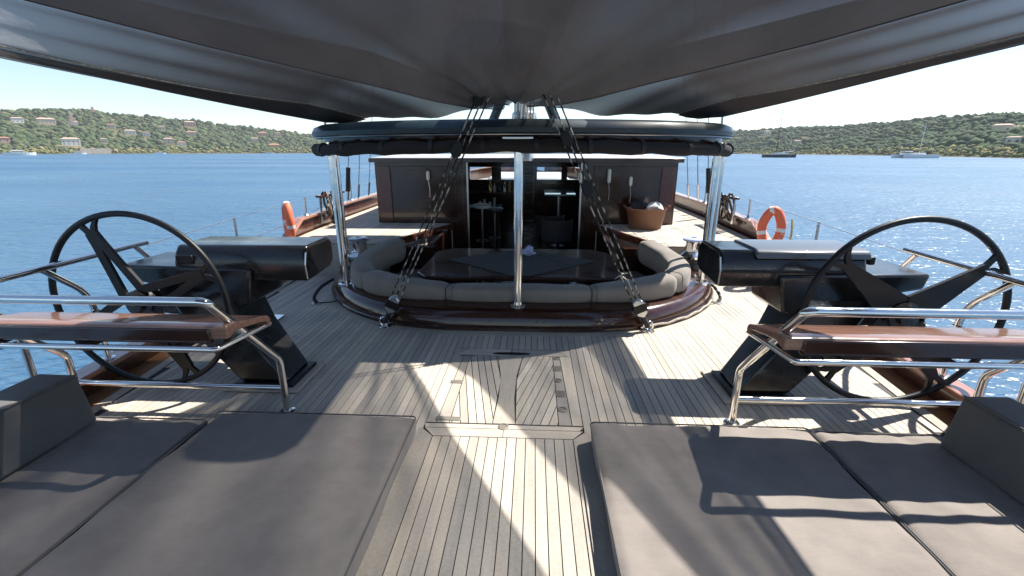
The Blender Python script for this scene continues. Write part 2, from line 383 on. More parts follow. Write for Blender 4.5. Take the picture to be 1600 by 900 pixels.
# houses on the hills
m, t, b = newmat('stone_wall_far'); M['far_stone'] = m
n = noise(t, .6, 4); c = ramp(t, n.outputs[0], [(.3, (.22, .19, .16)), (.7, (.42, .37, .31))]); link(t, c.outputs[0], b.inputs['Base Color']); setp(b, rough=.9)
for k, c in dict(far_white=(.72, .69, .64), far_cream=(.58, .5, .4), far_pink=(.55, .36, .29), far_ochre=(.6, .42, .18), far_roof=(.36, .18, .11), far_roof_pale=(.42, .30, .23), far_window=(.05, .055, .065)).items():
    simple(k, c, rough=.85)
for (px, py, wd, ht, wm, rm, lab) in HOUSES:
    az, r, z = on_hill(px, py); p = V((math.sin(az)*r, math.cos(az)*r, z)); o = thing('house', p, lab, 'house', 'houses on the hills')
    if px > 1100: wd *= .8
    ux = V((math.cos(az), -math.sin(az), 0)); uy = V((math.sin(az), math.cos(az), 0)); d = wd*.6
    def Q(a, b_, c): return p+ux*a+uy*b_+V((0, 0, c))
    mb = MB(); lo = [Q(-wd/2,-d/2,-5), Q(wd/2,-d/2,-5), Q(wd/2,d/2,-5), Q(-wd/2,d/2,-5)]; mb.loft([lo, [q+V((0,0,ht+5)) for q in lo]]); mb.build('wall', wm, o)
    e = .6; mb = MB(); base = [Q(-wd/2-e,-d/2-e,ht), Q(wd/2+e,-d/2-e,ht), Q(wd/2+e,d/2+e,ht), Q(-wd/2-e,d/2+e,ht)]; top = [Q(-wd/2+d*.3,-.1,ht+d*.2), Q(wd/2-d*.3,-.1,ht+d*.2), Q(wd/2-d*.3,.1,ht+d*.2), Q(-wd/2+d*.3,.1,ht+d*.2)]
    mb.loft([base, [q+V((0,0,.3)) for q in base], top]); mb.build('roof', rm, o)
    nw = max(2, int(wd/5))
    for k in range(nw):
        cx = -wd/2+wd*(k+.5)/nw
        for fl in range(max(1, int(ht/3.6))):
            mb = MB(); q = [Q(cx-.7,-d/2-.05,fl*3.3+1.1), Q(cx+.7,-d/2-.05,fl*3.3+1.1), Q(cx+.7,-d/2-.05,fl*3.3+2.6), Q(cx-.7,-d/2-.05,fl*3.3+2.6)]; mb.loft([q, [k_+uy*.2 for k_ in q]]); mb.build('window', 'far_window', o)
    if 'tower' in lab:
        mb = MB(); lo = [Q(-3,-d/2-1,0), Q(1.5,-d/2-1,0), Q(1.5,-d/2+3,0), Q(-3,-d/2+3,0)]; mb.loft([lo, [q+V((0,0,19)) for q in lo]]); mb.build('tower', 'far_pink', o)
# sea wall
o = thing('sea_wall', (0,0,0), 'pale stone sea wall on the left shore', 'wall'); mb = MB()
pts = []
for px in range(126, 180, 6):
    az, _ = bearing(px, 237); r = float(np.interp(az, AZT, R0T))+3; pts.append((az, r))
mb.loft([[V((math.sin(a)*(r+k), math.cos(a)*(r+k), zz)) for k, zz in ((0,-2),(0,6.5),(2,6.5),(2,-2))] for a, r in pts]); mb.build('masonry', 'far_stone', o)

# ------------------------------------------------------------------ boats on the water
def hullform(mb, c, ang, Ln, bm_, z0, z1, flare=.75):
    u = V((math.cos(ang), math.sin(ang), 0)); n_ = V((-math.sin(ang), math.cos(ang), 0)); rings = []
    for k in range(11):
        s = k/10; x = (s-.5)*Ln; wdt = bm_/2*(1-abs(2*s-.8)**3*.55 if s < .4 else max(.02, 1-((s-.4)/.6)**2.2)); sh = z1+.12*(z1-z0)*(2*s-1)**2
        ctr = V(c)+u*x
        rings.append([ctr+n_*wdt+V((0,0,sh)), ctr+n_*wdt*flare+V((0,0,z0)), ctr-n_*wdt*flare+V((0,0,z0)), ctr-n_*wdt+V((0,0,sh))])
    mb.loft(rings); return u, n_
def sailboat(pos, ang, Ln, mast, hullm, lab, cata=False):
    o = thing('catamaran' if cata else 'sailboat', pos, lab, 'catamaran' if cata else 'sailboat'); mb = MB(); p = V(pos)
    if cata:
        for sgn in (-1, 1):
            mb = MB(); n_ = V((-math.sin(ang), math.cos(ang), 0)); u, n_ = hullform(mb, p+n_*sgn*Ln*.2, ang, Ln, Ln*.1, -.3, Ln*.09); mb.build('hull', hullm, o)
    else:
        u, n_ = hullform(mb, p, ang, Ln, Ln*.24, -.3, Ln*.085); mb.build('hull', hullm, o)
    h0 = Ln*.085
    def bx(name, x0, x1, wdt, z0, z1, mt):
        mb = MB(); q = [p+u*x0-n_*wdt, p+u*x1-n_*wdt*.8, p+u*x1+n_*wdt*.8, p+u*x0+n_*wdt]; mb.loft([[k+V((0,0,z0)) for k in q], [k+V((0,0,z1)) for k in q]]); return mb.build(name, mt, o, bevel=.1)
    bx('cabin', -Ln*.28, Ln*.12, Ln*(.22 if cata else .075), h0*.9, h0+Ln*.055, 'white_paint'); bx('canopy', -Ln*.4, -Ln*.16, Ln*.08, h0+Ln*.085, h0+Ln*.1, 'white_paint')
    mb = MB(); mb.tube([p+u*Ln*.08+V((0,0,h0)), p+u*Ln*.08+V((0,0,mast))], [Ln*.011, Ln*.006], 6); mb.build('mast', 'black_satin' if hullm == 'hull_paint' else 'chrome_dull', o)
    mb = MB(); mb.tube([p+u*Ln*.08+V((0,0,h0+Ln*.11)), p-u*Ln*.28+V((0,0,h0+Ln*.12))], Ln*.014, 6); mb.build('boom', 'sail_cover', o)
    mb = MB(); top = p+u*Ln*.08+V((0,0,mast*.98))
    for q in (p+u*Ln*.5+V((0,0,h0)), p-u*Ln*.5+V((0,0,h0))): mb.tube([top, q], .05, 4)
    mb.build('stay', 'chrome_dull', o)
sailboat((143.5, 282, -1.5), R(180), 19, 26.5, 'hull_paint', 'dark hulled sailboat with bare mast anchored off the right shore')
sailboat((202, 257.5, -1.5), R(5), 19, 17, 'white_paint', 'pale catamaran anchored in front of the right beach', cata=True)
def motorboat(px, r, Ln, lab, ang=0):
    az, _ = bearing(px, 237); p = V((math.sin(az)*r, math.cos(az)*r, -1.5)); o = thing('motorboat', p, lab, 'motorboat', 'small boats off the left shore'); mb = MB()
    u, n_ = hullform(mb, p, -az+ang, Ln, Ln*.28, -.2, Ln*.11); mb.build('hull', 'white_paint', o); h0 = Ln*.11
    mb = MB(); q = [p+u*(-Ln*.25)-n_*Ln*.1, p+u*Ln*.15-n_*Ln*.08, p+u*Ln*.15+n_*Ln*.08, p+u*(-Ln*.25)+n_*Ln*.1]; mb.loft([[k+V((0,0,h0*.8)) for k in q], [k*.92+p*.08+V((0,0,h0+Ln*.1)) for k in q]]); mb.build('cabin', 'white_paint', o)
    mb = MB(); q2 = [k*.9+p*.1-V((math.sin(az), math.cos(az), 0))*.4 for k in q]; mb.loft([[k+V((0,0,h0+Ln*.02)) for k in q2], [k+V((0,0,h0+Ln*.06)) for k in q2]]); mb.build('window', 'far_window', o)
motorboat(30, 640, 22, 'white motorboat at the left edge of the bay'); motorboat(122, 840, 16, 'white motorboat in front of the stone sea wall')
motorboat(250, 900, 15, 'white motorboat moored mid way along the left shore'); motorboat(421, 960, 13, 'white motorboat nearest the awning corner on the left')

# ------------------------------------------------------------------ yacht hull and deck
ys = [-3, -1, 0, 1, 2, 3, 4, 5, 6, 7, 8, 9, 10.5, 12, 14, 16, 18, 20, 22, 23.5, 24.5]
def sheer(y): return lerp_tab([(-3, 0), (5.9, 0), (6.6, .42), (12, .5), (24.5, .9)], y)
mb = MB(); rings = []
for y in ys:
    h = half(y)+.05; z = sheer(y)-.06
    rings.append([(-h, y, z), (-h*.93, y, -.8), (-h*.8, y, -1.9), (h*.8, y, -1.9), (h*.93, y, -.8), (h, y, z)])
hull = MB()
n6 = 6; vs = [p for r_ in rings for p in r_]; fs = []
for i in range(len(rings)-1):
    for j in range(5): fs.append((i*6+j, i*6+j+1, (i+1)*6+j+1, (i+1)*6+j))
fs.append(tuple(range(6))); hull.add(vs, fs); tag(hull.build('hull', 'hull_paint', smooth=True), kind='structure')

# outline of the sunken cockpit (right half), mirrored
OUT_R = [(0, 4.23), (.45, 4.225), (.85, 4.25), (1.37, 4.38), (1.8, 4.65), (2.1, 4.95), (2.34, 5.3), (2.5, 5.7), (2.55, 6.1), (2.55, 6.5)]
OUT = [(-x, y) for x, y in OUT_R[::-1]]+OUT_R[1:]
OUTS = [V((p.x, p.y)) for p in catmull([(x, y, 0) for x, y in OUT], 6)]
def offset(path, d):
    out = []
    for i, p in enumerate(path):
        a = path[max(i-1, 0)]; b_ = path[min(i+1, len(path)-1)]; t_ = (b_-a).normalized(); out.append(p+V((-t_.y, t_.x))*d)
    return out
def coam_y(x):
    x = abs(x); return lerp_tab([(p[0], p[1]) for p in OUT_R], x) if x < 2.55 else 99

deck = thing('deck', (0,0,0), None, None); tag(deck, kind='structure')
# caulking bed: one dark sheet under the planks, open over the cockpit well
bed = MB(); xs = [-3.6+.1*i for i in range(73)]
def bed_strip(x0, x1, y0, y1): bed.add([(x0,y0,-.006),(x1,y0,-.006),(x1,y1,-.006),(x0,y1,-.006)], [(0,1,2,3)])
for i in range(72):
    x0, x1 = xs[i], xs[i+1]; xm = (x0+x1)/2
    if abs(xm) > 3.15: y0, y1 = 3.2, 6.6
    elif abs(xm) > 2.8: y0, y1 = .2, 6.6
    else: y0, y1 = -1.5, min(6.6, coam_y(max(abs(x0), abs(x1)))+.12)
    bed_strip(x0, x1, y0, y1)
bed.build('caulking', 'caulk', deck)
PW, GAP = .0585, .0052
def plank(x0, x1, y0, y1, mat='teak'):
    mb = MB(); g = GAP/2; z = .0+random.uniform(-.0004, .0004)
    if callable(y1): pts = [(x0+g, y0), (x1-g, y0), (x1-g, y1(x1)), (x0+g, y1(x0))]
    else: pts = [(x0+g, y0), (x1-g, y0), (x1-g, y1), (x0+g, y1)]
    mb.prism(pts, 'z', -.02, z); return mb.build('plank', mat, deck)
HX, HY0, HY1 = .53, 2.60, 3.80          # hatch area
x = -.45
npl = 15; aw = .9/npl
for i in range(npl): plank(-.45+i*aw, -.45+(i+1)*aw, -1.0, 2.455)
# margin boards of the aisle
for s in (-1, 1):
    mb = MB(); mb.prism([(s*.453, -1), (s*.575, -1), (s*.56, 2.53), (s*.545, 2.60-.055), (s*.453, 2.455)], 'z', -.02, .0012); mb.build('margin_board', 'teak_grey', deck)
for (a, b_) in ((-.45, .0), (.004, .45)):
    mb = MB(); mb.prism([(a, 2.461), (b_, 2.461), (b_+(.07 if b_ > .3 else 0), 2.545), (a-(.07 if a < -.3 else 0), 2.545)], 'z', -.02, .0008); mb.build('margin_board', 'teak_x', deck)
mb = MB(); mb.prism([(-.52, 2.551), (.50, 2.551), (.53, 2.595), (-.53, 2.595)], 'z', -.02, .0005); mb.build('margin_board', 'teak_x', deck)
# fore-and-aft planks
def mgn(y): return half(y)-.24
k = 0
while True:
    x0 = HX+k*PW; x1 = x0+PW; k += 1
    if x1 > 3.3: break
    # start where the covering board leaves room
    y0 = -1.0
    while mgn(y0) < x1 and y0 < 6: y0 += .05
    for s in (-1, 1):
        a, b_ = (x0, x1) if s > 0 else (-x1, -x0)
        if x1 < 2.5: plank(a, b_, y0, lambda q: coam_y(q)-.105)
        else: plank(a, b_, y0, 6.55)
nh = 18; hw = 2*HX/nh
for i in range(nh): plank(-HX+i*hw, -HX+(i+1)*hw, 3.803, lambda q: coam_y(q)-.105)
# light margin board bent round the cockpit coaming
mb = MB(); o1 = offset(OUTS, .02); o2 = offset(OUTS, -.10)
mb.loft([[(a.x, a.y, -.02), (a.x, a.y, .0016), (b_.x, b_.y, .0016), (b_.x, b_.y, -.02)] for a, b_ in zip(o1, o2)]); mb.build('margin_board', 'teak_grey', deck)
# covering boards beside the bulwarks
for s in (-1, 1):
    for a, b_, mt in ((.235, .155, 'teak_grey'), (.15, .0, 'teak_brown')):
        mb = MB(); rg = []
        for j in range(40):
            y = -2+8.5*j/39; h = half(y); rg.append([(s*(h-a), y, -.02), (s*(h-a), y, .001), (s*(h-b_), y, .001), (s*(h-b_), y, -.02)])
        mb.loft(rg); mb.build('covering_board', mt, deck)
# raised side decks forward, beside the deck house
sd = thing('side_deck', (0, 8, .5), None, None); tag(sd, kind='structure')
for s in (-1, 1):
    mb = MB(); inner = lambda y: lerp_tab([(6.25, 2.05), (8.2, 1.32), (8.3, 2.72), (13, 2.72), (16, 1.9), (20, 1.0), (24, .05)], y)
    yy = [6.25+.15*i for i in range(14)]+[8.3+.5*i for i in range(32)]; rg = []
    for y in yy:
        z = .48+max(0, (y-9))*.012; rg.append([(s*inner(y), y, z), (s*(half(y)-.05), y, z), (s*(half(y)-.05), y, z-.5), (s*inner(y), y, z-.5)])
    mb.loft(rg); mb.build('deck_slab', 'teak_grey', sd)
    mb = MB(); rg = []
    for y in yy[:14]:
        xi = inner(y); rg.append([(s*(xi-.005), y, .40), (s*(xi-.005), y, .492), (s*(xi-.05), y, .488), (s*(xi-.05), y, .38)])
    mb.loft(rg); mb.build('edge_trim', 'mahogany_y', sd, bevel=.008)
    kk = 0
    while kk < 18:          # laid planks where the side deck is near
        xa = 1.45+kk*.09; kk += 1; y0 = 6.25
        while inner(y0)+.02 > xa and y0 < 8.2: y0 += .02
        if y0 > 8.1 or xa+.09 > half(y0)-.1: continue
        mb = MB(); mb.prism([(s*(xa+.004), y0), (s*(xa+.086), y0), (s*(xa+.086), 8.2), (s*(xa+.004), 8.2)], 'z', .47, .486); mb.build('plank', 'teak', sd)
fd = MB(); rg = []
for y in [13.2+.6*i for i in range(19)]: rg.append([(-half(y)+.05, y, .54+(y-13)*.012), (half(y)-.05, y, .54+(y-13)*.012), (half(y)-.05, y, .1), (-half(y)+.05, y, .1)])
fd.loft(rg); tag(fd.build('foredeck', 'teak_grey'), kind='structure')
cr_ = thing('coach_roof', (0, 16, .5), 'white coach roof on the foredeck seen through the deck house windows', 'coach roof')
mb = MB(); mb.box((-1.3, 14.5, .5), (1.3, 18.5, .98)); mb.build('cabin_top', 'white_paint', cr_, bevel=.1)
for xx in (-.8, 0, .8):
    mb = MB(); mb.box((xx-.25, 14.49, .65), (xx+.25, 14.6, .85)); mb.build('window', 'far_window', cr_)

# bulwarks with cap rail
for s in (-1, 1):
    o = thing('bulwark', (s*3.2, 3, 0), f'low varnished bulwark with pale cap rail on the {SIDE[s]} side', 'bulwark', 'bulwarks')
    def bulz(y): return lerp_tab([(-2, .17), (5.6, .17), (7.0, .72), (13, .8), (24, 1.2)], y)
    ylist = [-2+.3*i for i in range(86)]
    mb = MB(); rg = []
    for y in ylist:
        h = half(y)
        if h < .2: break
        rg.append([(s*(h-.0), y, -.3), (s*(h-.0), y, bulz(y)-.03), (s*(h+.06), y, bulz(y)-.03), (s*(h+.06), y, -.3)])
    mb.loft(rg); mb.build('planking', 'mahogany_y', o)
    mb = MB(); rg = []
    for y in ylist:
        h = half(y)
        if h < .2: break
        z = bulz(y); rg.append([(s*(h-.06), y, z-.028), (s*(h-.06), y, z+.012), (s*(h+.10), y, z+.012), (s*(h+.10), y, z-.028)])
    mb.loft(rg); mb.build('cap_rail', 'cap_rail', o, bevel=.01)

# ------------------------------------------------------------------ hatch in the middle of the deck
o = thing('deck_hatch', (0, 3.2, 0), 'teak deck hatch with slanting planks between the sun mattresses and the cockpit', 'hatch')
mb = MB(); mb.prism([(-.53, 2.603), (.53, 2.603), (.53, 3.797), (-.53, 3.797)], 'z', -.03, -.005); mb.build('bed', 'caulk', o)
def clip(poly, a, b_, c, keep):      # keep side a*x+b*y<=c (keep=1) or >= (keep=-1)
    out = []
    for i in range(len(poly)):
        p, q = poly[i], poly[(i+1) % len(poly)]; fp = (a*p[0]+b_*p[1]-c)*keep; fq = (a*q[0]+b_*q[1]-c)*keep
        if fp <= 0: out.append(p)
        if fp*fq < 0: t_ = fp/(fp-fq); out.append((p[0]+(q[0]-p[0])*t_, p[1]+(q[1]-p[1])*t_))
    return out
def piece(poly, mat, name='plank', z=.0):
    if len(poly) < 3: return
    mb = MB(); mb.prism(poly, 'z', -.02, z); mb.build(name, mat, o)
g = .003
# king plank, a little wider aft
piece([(-.075, 2.61), (.075, 2.61), (.055, 2.95), (.06, 3.3), (.10, 3.66), (-.12, 3.66), (-.07, 3.3), (-.06, 2.95)], 'teak_grey', 'king_plank', .0008)
for s in (-1, 1):
    ang = R(10 if s < 0 else 15); dx, dy = math.sin(ang)*s, math.cos(ang); nx, ny = dy*s, -dx*s
    for j in range(12):
        c0 = -.27+j*.056; c1 = c0+.056
        # strip between two slanted lines, clipped to its half of the hatch
        base = [(s*.08, 2.61), (s*.365, 2.61), (s*.365, 3.66), (s*(.105 if s > 0 else .125), 3.66), (s*.066, 3.2)]
        if s < 0: base = base[::-1]
        cc = nx*0+ny*2.61
        pl = clip(base, nx, ny, cc+c0+g, -1); pl = clip(pl, nx, ny, cc+c1-g, 1)
        if len(pl) >= 3: piece(pl, 'teak')
    # side frame boards and outer slanted board
    piece([(s*.371, 2.61), (s*.455, 2.61), (s*.425, 3.66), (s*.371, 3.66)], 'teak_grey', 'frame_board')
    piece([(s*.461, 2.61), (s*.527, 2.61), (s*.527, 3.66), (s*.431, 3.66)], 'teak', 'frame_board')
piece([(-.49, 3.666), (-.006, 3.666), (-.006, 3.792), (-.40, 3.792)], 'teak_x', 'frame_board'); piece([(-.527, 3.666), (-.496, 3.666), (-.406, 3.792), (-.527, 3.792)], 'teak', 'frame_board')
piece([(.0, 3.666), (.49, 3.666), (.40, 3.792), (.0, 3.792)], 'teak_x', 'frame_board'); piece([(.496, 3.666), (.527, 3.666), (.527, 3.792), (.406, 3.792)], 'teak', 'frame_board')
def disc(x, y, r, name='pad_eye'):
    mb = MB(); mb.lathe((x, y, 0), [(r, -.01), (r, .004), (r*.7, .006), (r*.66, .002), (.001, .002)], 16); mb.build(name, 'bronze_fitting', o, smooth=True)
def plate(x0, x1, y0, y1, name='hinge'):
    mb = MB(); mb.box((x0, y0, -.01), (x1, y1, .005)); mb.build(name, 'bronze_fitting', o, bevel=.003)
disc(.0, 2.575, .038); disc(.40, 3.62, .03); disc(.395, 3.22, .032); disc(.405, 2.80, .036)
plate(.36, .43, 3.38, 3.47); plate(.365, .44, 2.97, 3.06); plate(-.46, -.36, 3.14, 3.19); plate(-.46, -.33, 3.63, 3.655); plate(-.47, -.30, 2.63, 2.675)
mb = MB(); mb.prism([(.17*math.cos(a)-.0, 3.70+.022*math.sin(a)) for a in [2*math.pi*i/20 for i in range(20)]], 'z', -.01, .006); mb.build('lift_handle', 'black_satin', o)

# ------------------------------------------------------------------ sun mattresses and bolsters
def mattress(x0, x1, y0, y1, z1, label, seed):
    rnd = np.random.RandomState(seed); nx, ny = 60, 130; th = z1-.006; X = np.linspace(0, 1, nx+1); Y = np.linspace(0, 1, ny+1); vs = []; fs = []
    for top in (1, 0):
        for i in range(nx+1):
            for j in range(ny+1):
                u, v_ = X[i], Y[j]; e = min(u*(x1-x0), (1-u)*(x1-x0), v_*(y1-y0), (1-v_)*(y1-y0))
                z = .006
                if top:
                    edge = 1-math.exp(-e/.016); z = .006+th*(.86+.14*edge)
                    z += .005*math.sin(u*7+seed)*math.sin(v_*9+seed*2)+.0025*math.sin(u*23+v_*17+seed)+.0030*math.sin(v_*61-u*13+seed)*math.exp(-e/.10)+.0025*math.sin(u*37+v_*29+2*seed)*math.exp(-e/.07)
                ins = .012*(0 if top else 1)
                xx = x0+(x1-x0)*u; yy = y0+(y1-y0)*v_
                # slightly wavy outline
                if u == 0: xx += .004*math.sin(yy*9+seed)+ins
                if u == 1: xx += .004*math.sin(yy*8+seed)-ins
                if v_ == 1: yy += .004*math.sin(xx*8+seed)-ins
                vs.append((xx, yy, z))
    N = (nx+1)*(ny+1)
    for i in range(nx):
        for j in range(ny):
            a = i*(ny+1)+j; b_ = a+ny+1; fs.append((a, b_, b_+1, a+1)); fs.append((N+a, N+a+1, N+b_+1, N+b_))
    for i in range(nx):
        for j in (0, ny):
            a = i*(ny+1)+j; b_ = a+ny+1; fs.append((a, b_, N+b_, N+a))
    for j in range(ny):
        for i in (0, nx):
            a = i*(ny+1)+j; fs.append((a, a+1, N+a+1, N+a))
    o = thing('sun_mattress', ((x0+x1)/2, (y0+y1)/2, 0), label, 'mattress', 'sun mattresses on the aft deck'); mb = MB(); mb.add(vs, fs); c = mb.build('cover', 'pad_fabric', o, smooth=True)
    # piping along the top edges
    mb = MB(); e = .006; q = z1*.93
    mb.tube(round_path([(x0+.1, y0+e, q), (x0-e+.004, y0+e, q), (x0-.002, y1+.002, q), (x1+.002, y1+.002, q), (x1+.002, y0+e, q), (x0+.1, y0+e, q)], .03, 4), .0045, 6); mb.build('piping', 'bolster_fabric', o)
mattress(-1.845, -.552, -.6, 2.465, .142, 'wide grey sun mattress left of the teak aisle', 1)
mattress(-2.60, -1.862, -.6, 2.37, .138, 'narrow grey sun mattress beside the left bolster', 2)
mattress(.552, 1.868, -.6, 2.455, .142, 'wide grey sun mattress right of the teak aisle', 3)
mattress(1.885, 2.62, -.6, 2.42, .140, 'narrow grey sun mattress beside the right bolster', 4)
for s in (-1, 1):
    o = thing('bolster', (s*2.75, 1, .14), f'dark grey backrest bolster along the outer edge of the {SIDE[s]} sun mattresses', 'bolster', 'backrest bolsters')
    mb = MB(); prof = [(s*2.51, .145), (s*2.56, .465), (s*2.80, .468), (s*2.98, .33), (s*3.0, .03), (s*2.63, .03), (s*2.63, .14)]
    mb.loft([[(x_, y_, z_) for x_, z_ in prof] for y_ in (-.7, .3, 1.3, 2.31)]); mb.build('cover', 'bolster_fabric', o, bevel=.022, segs=3)
    mb = MB(); mb.tube([(s*2.558, -.68, .467), (s*2.558, 2.30, .467)], .005, 6); mb.build('piping', 'bolster_fabric', o)

# ------------------------------------------------------------------ helm benches
for s in (-1, 1):
    o = thing('helm_bench', (s*2.2, 2.4, 0), f'varnished helm seat on stainless tube frame behind the {SIDE[s]} wheel', 'bench', 'helm benches')
    X0, X1 = 1.475, 3.02
    prof = [(2.18, .77), (2.175, .838), (2.195, .846), (2.27, .835), (2.40, .805), (2.50, .785), (2.565, .765), (2.585, .74), (2.575, .70), (2.55, .705), (2.55, .735), (2.49, .750), (2.40, .768), (2.26, .79)]
    mb = MB(); mb.loft([[(s*x_, y_, z_) for y_, z_ in prof] for x_ in (X0, (X0+X1)/2, X1)]); st_ = mb.build('seat', 'mahogany_seat', o, bevel=.006)
    mb = MB(); mb.box((s*(X0+.09), 2.166, .745), (s*(X1-.05), 2.20, .832)); mb.build('seat_fascia', 'mahogany', st_, bevel=.008)
    mb = MB(); mb.tube(round_path([(s*1.53, 2.69, 0), (s*1.53, 2.69, .40), (s*1.525, 2.135, 1.0), (s*3.05, 2.135, 1.0), (s*3.05, 2.69, .40), (s*3.05, 2.69, 0)], .045), .0235, 12); br = mb.build('back_rail', 'stainless', o, smooth=True)
    mb = MB(); mb.tube([(s*1.53, 2.69, .185), (s*3.05, 2.69, .185)], .021, 12); mb.build('foot_rail', 'stainless', o, smooth=True)
    mb = MB(); mb.tube(round_path([(s*1.50, 2.60, .70), (s*1.52, 2.135, .728), (s*3.04, 2.135, .728), (s*3.04, 2.60, .70)], .02, 3), .017, 10); mb.build('seat_rail', 'stainless', o, smooth=True)
    for xx in (1.53, 3.05):
        mb = MB(); mb.lathe((s*xx, 2.69, 0), [(.05, 0), (.05, .008), (.03, .014), (.024, .014)], 16); mb.build('foot_flange', 'stainless', br, smooth=True)
    for xx in (1.75, 2.3, 2.85):
        mb = MB(); mb.box((s*(xx-.012), 2.15, .70), (s*(xx+.012), 2.54, .742)); mb.build('seat_bearer', 'black_satin', st_)

# ------------------------------------------------------------------ steering wheels
def wheel(s, angs, solid, label):
    c = V((s*2.68, 2.97, .69)); Rr_ = .652
    o = thing('steering_wheel', (c.x, c.y, c.z-Rr_), label, 'steering wheel', 'steering wheels')
    def P(r, th, t_, y): return (c.x+r*math.cos(th)-t_*math.sin(th), c.y+y, c.z+r*math.sin(th)+t_*math.cos(th))
    mb = MB(); mb.tube([P(Rr_, 2*math.pi*k/72, 0, 0) for k in range(72)], .0215, 12, closed=True); mb.build('rim', 'black_satin', o, smooth=True)
    mb = MB(); mb.lathe((c.x, c.y, c.z), [(.02, -.07), (.055, -.065), (.065, -.03), (.10, -.025), (.105, .03), (.05, .04), (.045, .3)], 24, 'y'); mb.build('hub', 'black_gloss', o, smooth=True)
    for th in angs:
        mb = MB()
        def bar(pts, y): mb.loft([[P(r, th, t0, -y), P(r, th, t1, -y), P(r, th, t1, y), P(r, th, t0, y)] for r, t0, t1 in pts])
        if solid: bar([(.07, -.11, .11), (.3, -.075, .07), (.5, -.042, .04), (.56, -.035, .033)], .012)
        else:
            bar([(.07, -.115, -.05), (.3, -.078, -.022), (.46, -.055, .004)], .012); bar([(.07, .05, .115), (.3, .02, .078), (.46, -.002, .055)], .0125); bar([(.43, -.056, .056), (.57, -.042, .042)], .0135)
        bar([(.54, -.028, .012), (.60, -.07, -.025), (Rr_*.985, -.125, -.085)], .0115); bar([(.54, -.012, .028), (.60, .01, .045), (Rr_*.99, .02, .062)], .011)
        mb.build('spoke', 'black_satin', o)
wheel(-1, [R(114), R(204), R(296), R(24)], False, 'large black steering wheel on the left helm')
wheel(1, [R(37), R(142), R(228), R(305)], True, 'large black steering wheel on the right helm')

# ------------------------------------------------------------------ helm consoles
for s in (-1, 1):
    o = thing('helm_console', (s*1.9, 3.15, 0), f'glossy black helm console on a slanted pedestal in front of the {SIDE[s]} wheel', 'helm console', 'helm consoles')
    mb = MB(); mb.box((s*1.58, 2.92, .002), (s*2.16, 3.42, .022)); mb.build('base_plate', 'teak_grey', o, bevel=.01)
    mb = MB(); mb.box((s*1.64, 2.97, .023), (s*2.10, 3.37, .05)); mb.build('base_flange', 'black_satin', o, bevel=.008)
    mb = MB(); mb.loft([[(s*x_, y_, .05) for x_, y_ in ((1.68, 3.0), (2.06, 3.0), (2.06, 3.34), (1.68, 3.34))], [(s*x_, y_, .42) for x_, y_ in ((1.98, 3.06), (2.42, 3.06), (2.42, 3.46), (1.98, 3.46))], [(s*x_, y_, .80) for x_, y_ in ((2.2, 3.2), (2.74, 3.2), (2.74, 3.6), (2.2, 3.6))]]); mb.build('pedestal', 'black_gloss', o, bevel=.025)
    mb = MB(); mb.prism([(s*1.95, .90), (s*2.98, .925), (s*2.95, .81), (s*2.74, .77), (s*2.78, .66), (s*2.93, .555), (s*2.3, .50), (s*2.0, .62)], 'y', 3.17, 3.66); mb.build('body', 'black_gloss', o, bevel=.02)
    mb = MB(); mb.prism([(3.215, .80), (3.20, .93), (3.225, 1.01), (3.27, 1.065), (3.63, 1.07), (3.70, 1.02), (3.69, .86), (3.62, .82)], 'x', s*1.535, s*2.56); ib = mb.build('instrument_box', 'black_gloss', o, bevel=.02, segs=3)
    if s > 0:
        mb = MB(); mb.prism([(3.205, 1.012), (3.225, 1.062), (3.28, 1.079), (3.62, 1.083), (3.62, 1.055), (3.26, 1.04)], 'x', 1.78, 2.58); l_ = mb.build('lid', 'grey_lid', o, bevel=.012); l_['label'] = 'grey hinged lid'
        mb = MB(); mb.prism([(3.195, .915), (3.188, .925), (3.2, .935), (3.22, .925)], 'x', 1.56, 2.52); mb.build('seam_strip', 'black_rubber', ib)
        mb = MB(); mb.box((2.585, 3.24, .97), (2.63, 3.42, 1.03)); mb.build('hinge', 'black_satin', l_, bevel=.01)
    else:
        mb = MB(); mb.box((-2.53, 3.188, .93), (-2.40, 3.21, 1.0)); mb.build('latch', 'black_satin', ib, bevel=.008)
    mb = MB(); mb.lathe((s*2.68, 3.12, .69), [(.09, -.04), (.1, .0), (.1, .08)], 20, 'y'); mb.build('shaft_housing', 'black_satin', o, smooth=True)
    mb = MB(); mb.tube([(s*1.535+s*.004, 3.22, .82), (s*1.539, 3.21, .93), (s*1.539, 3.24, 1.02)], .006, 6); mb.build('end_trim', 'chrome_dull', ib)

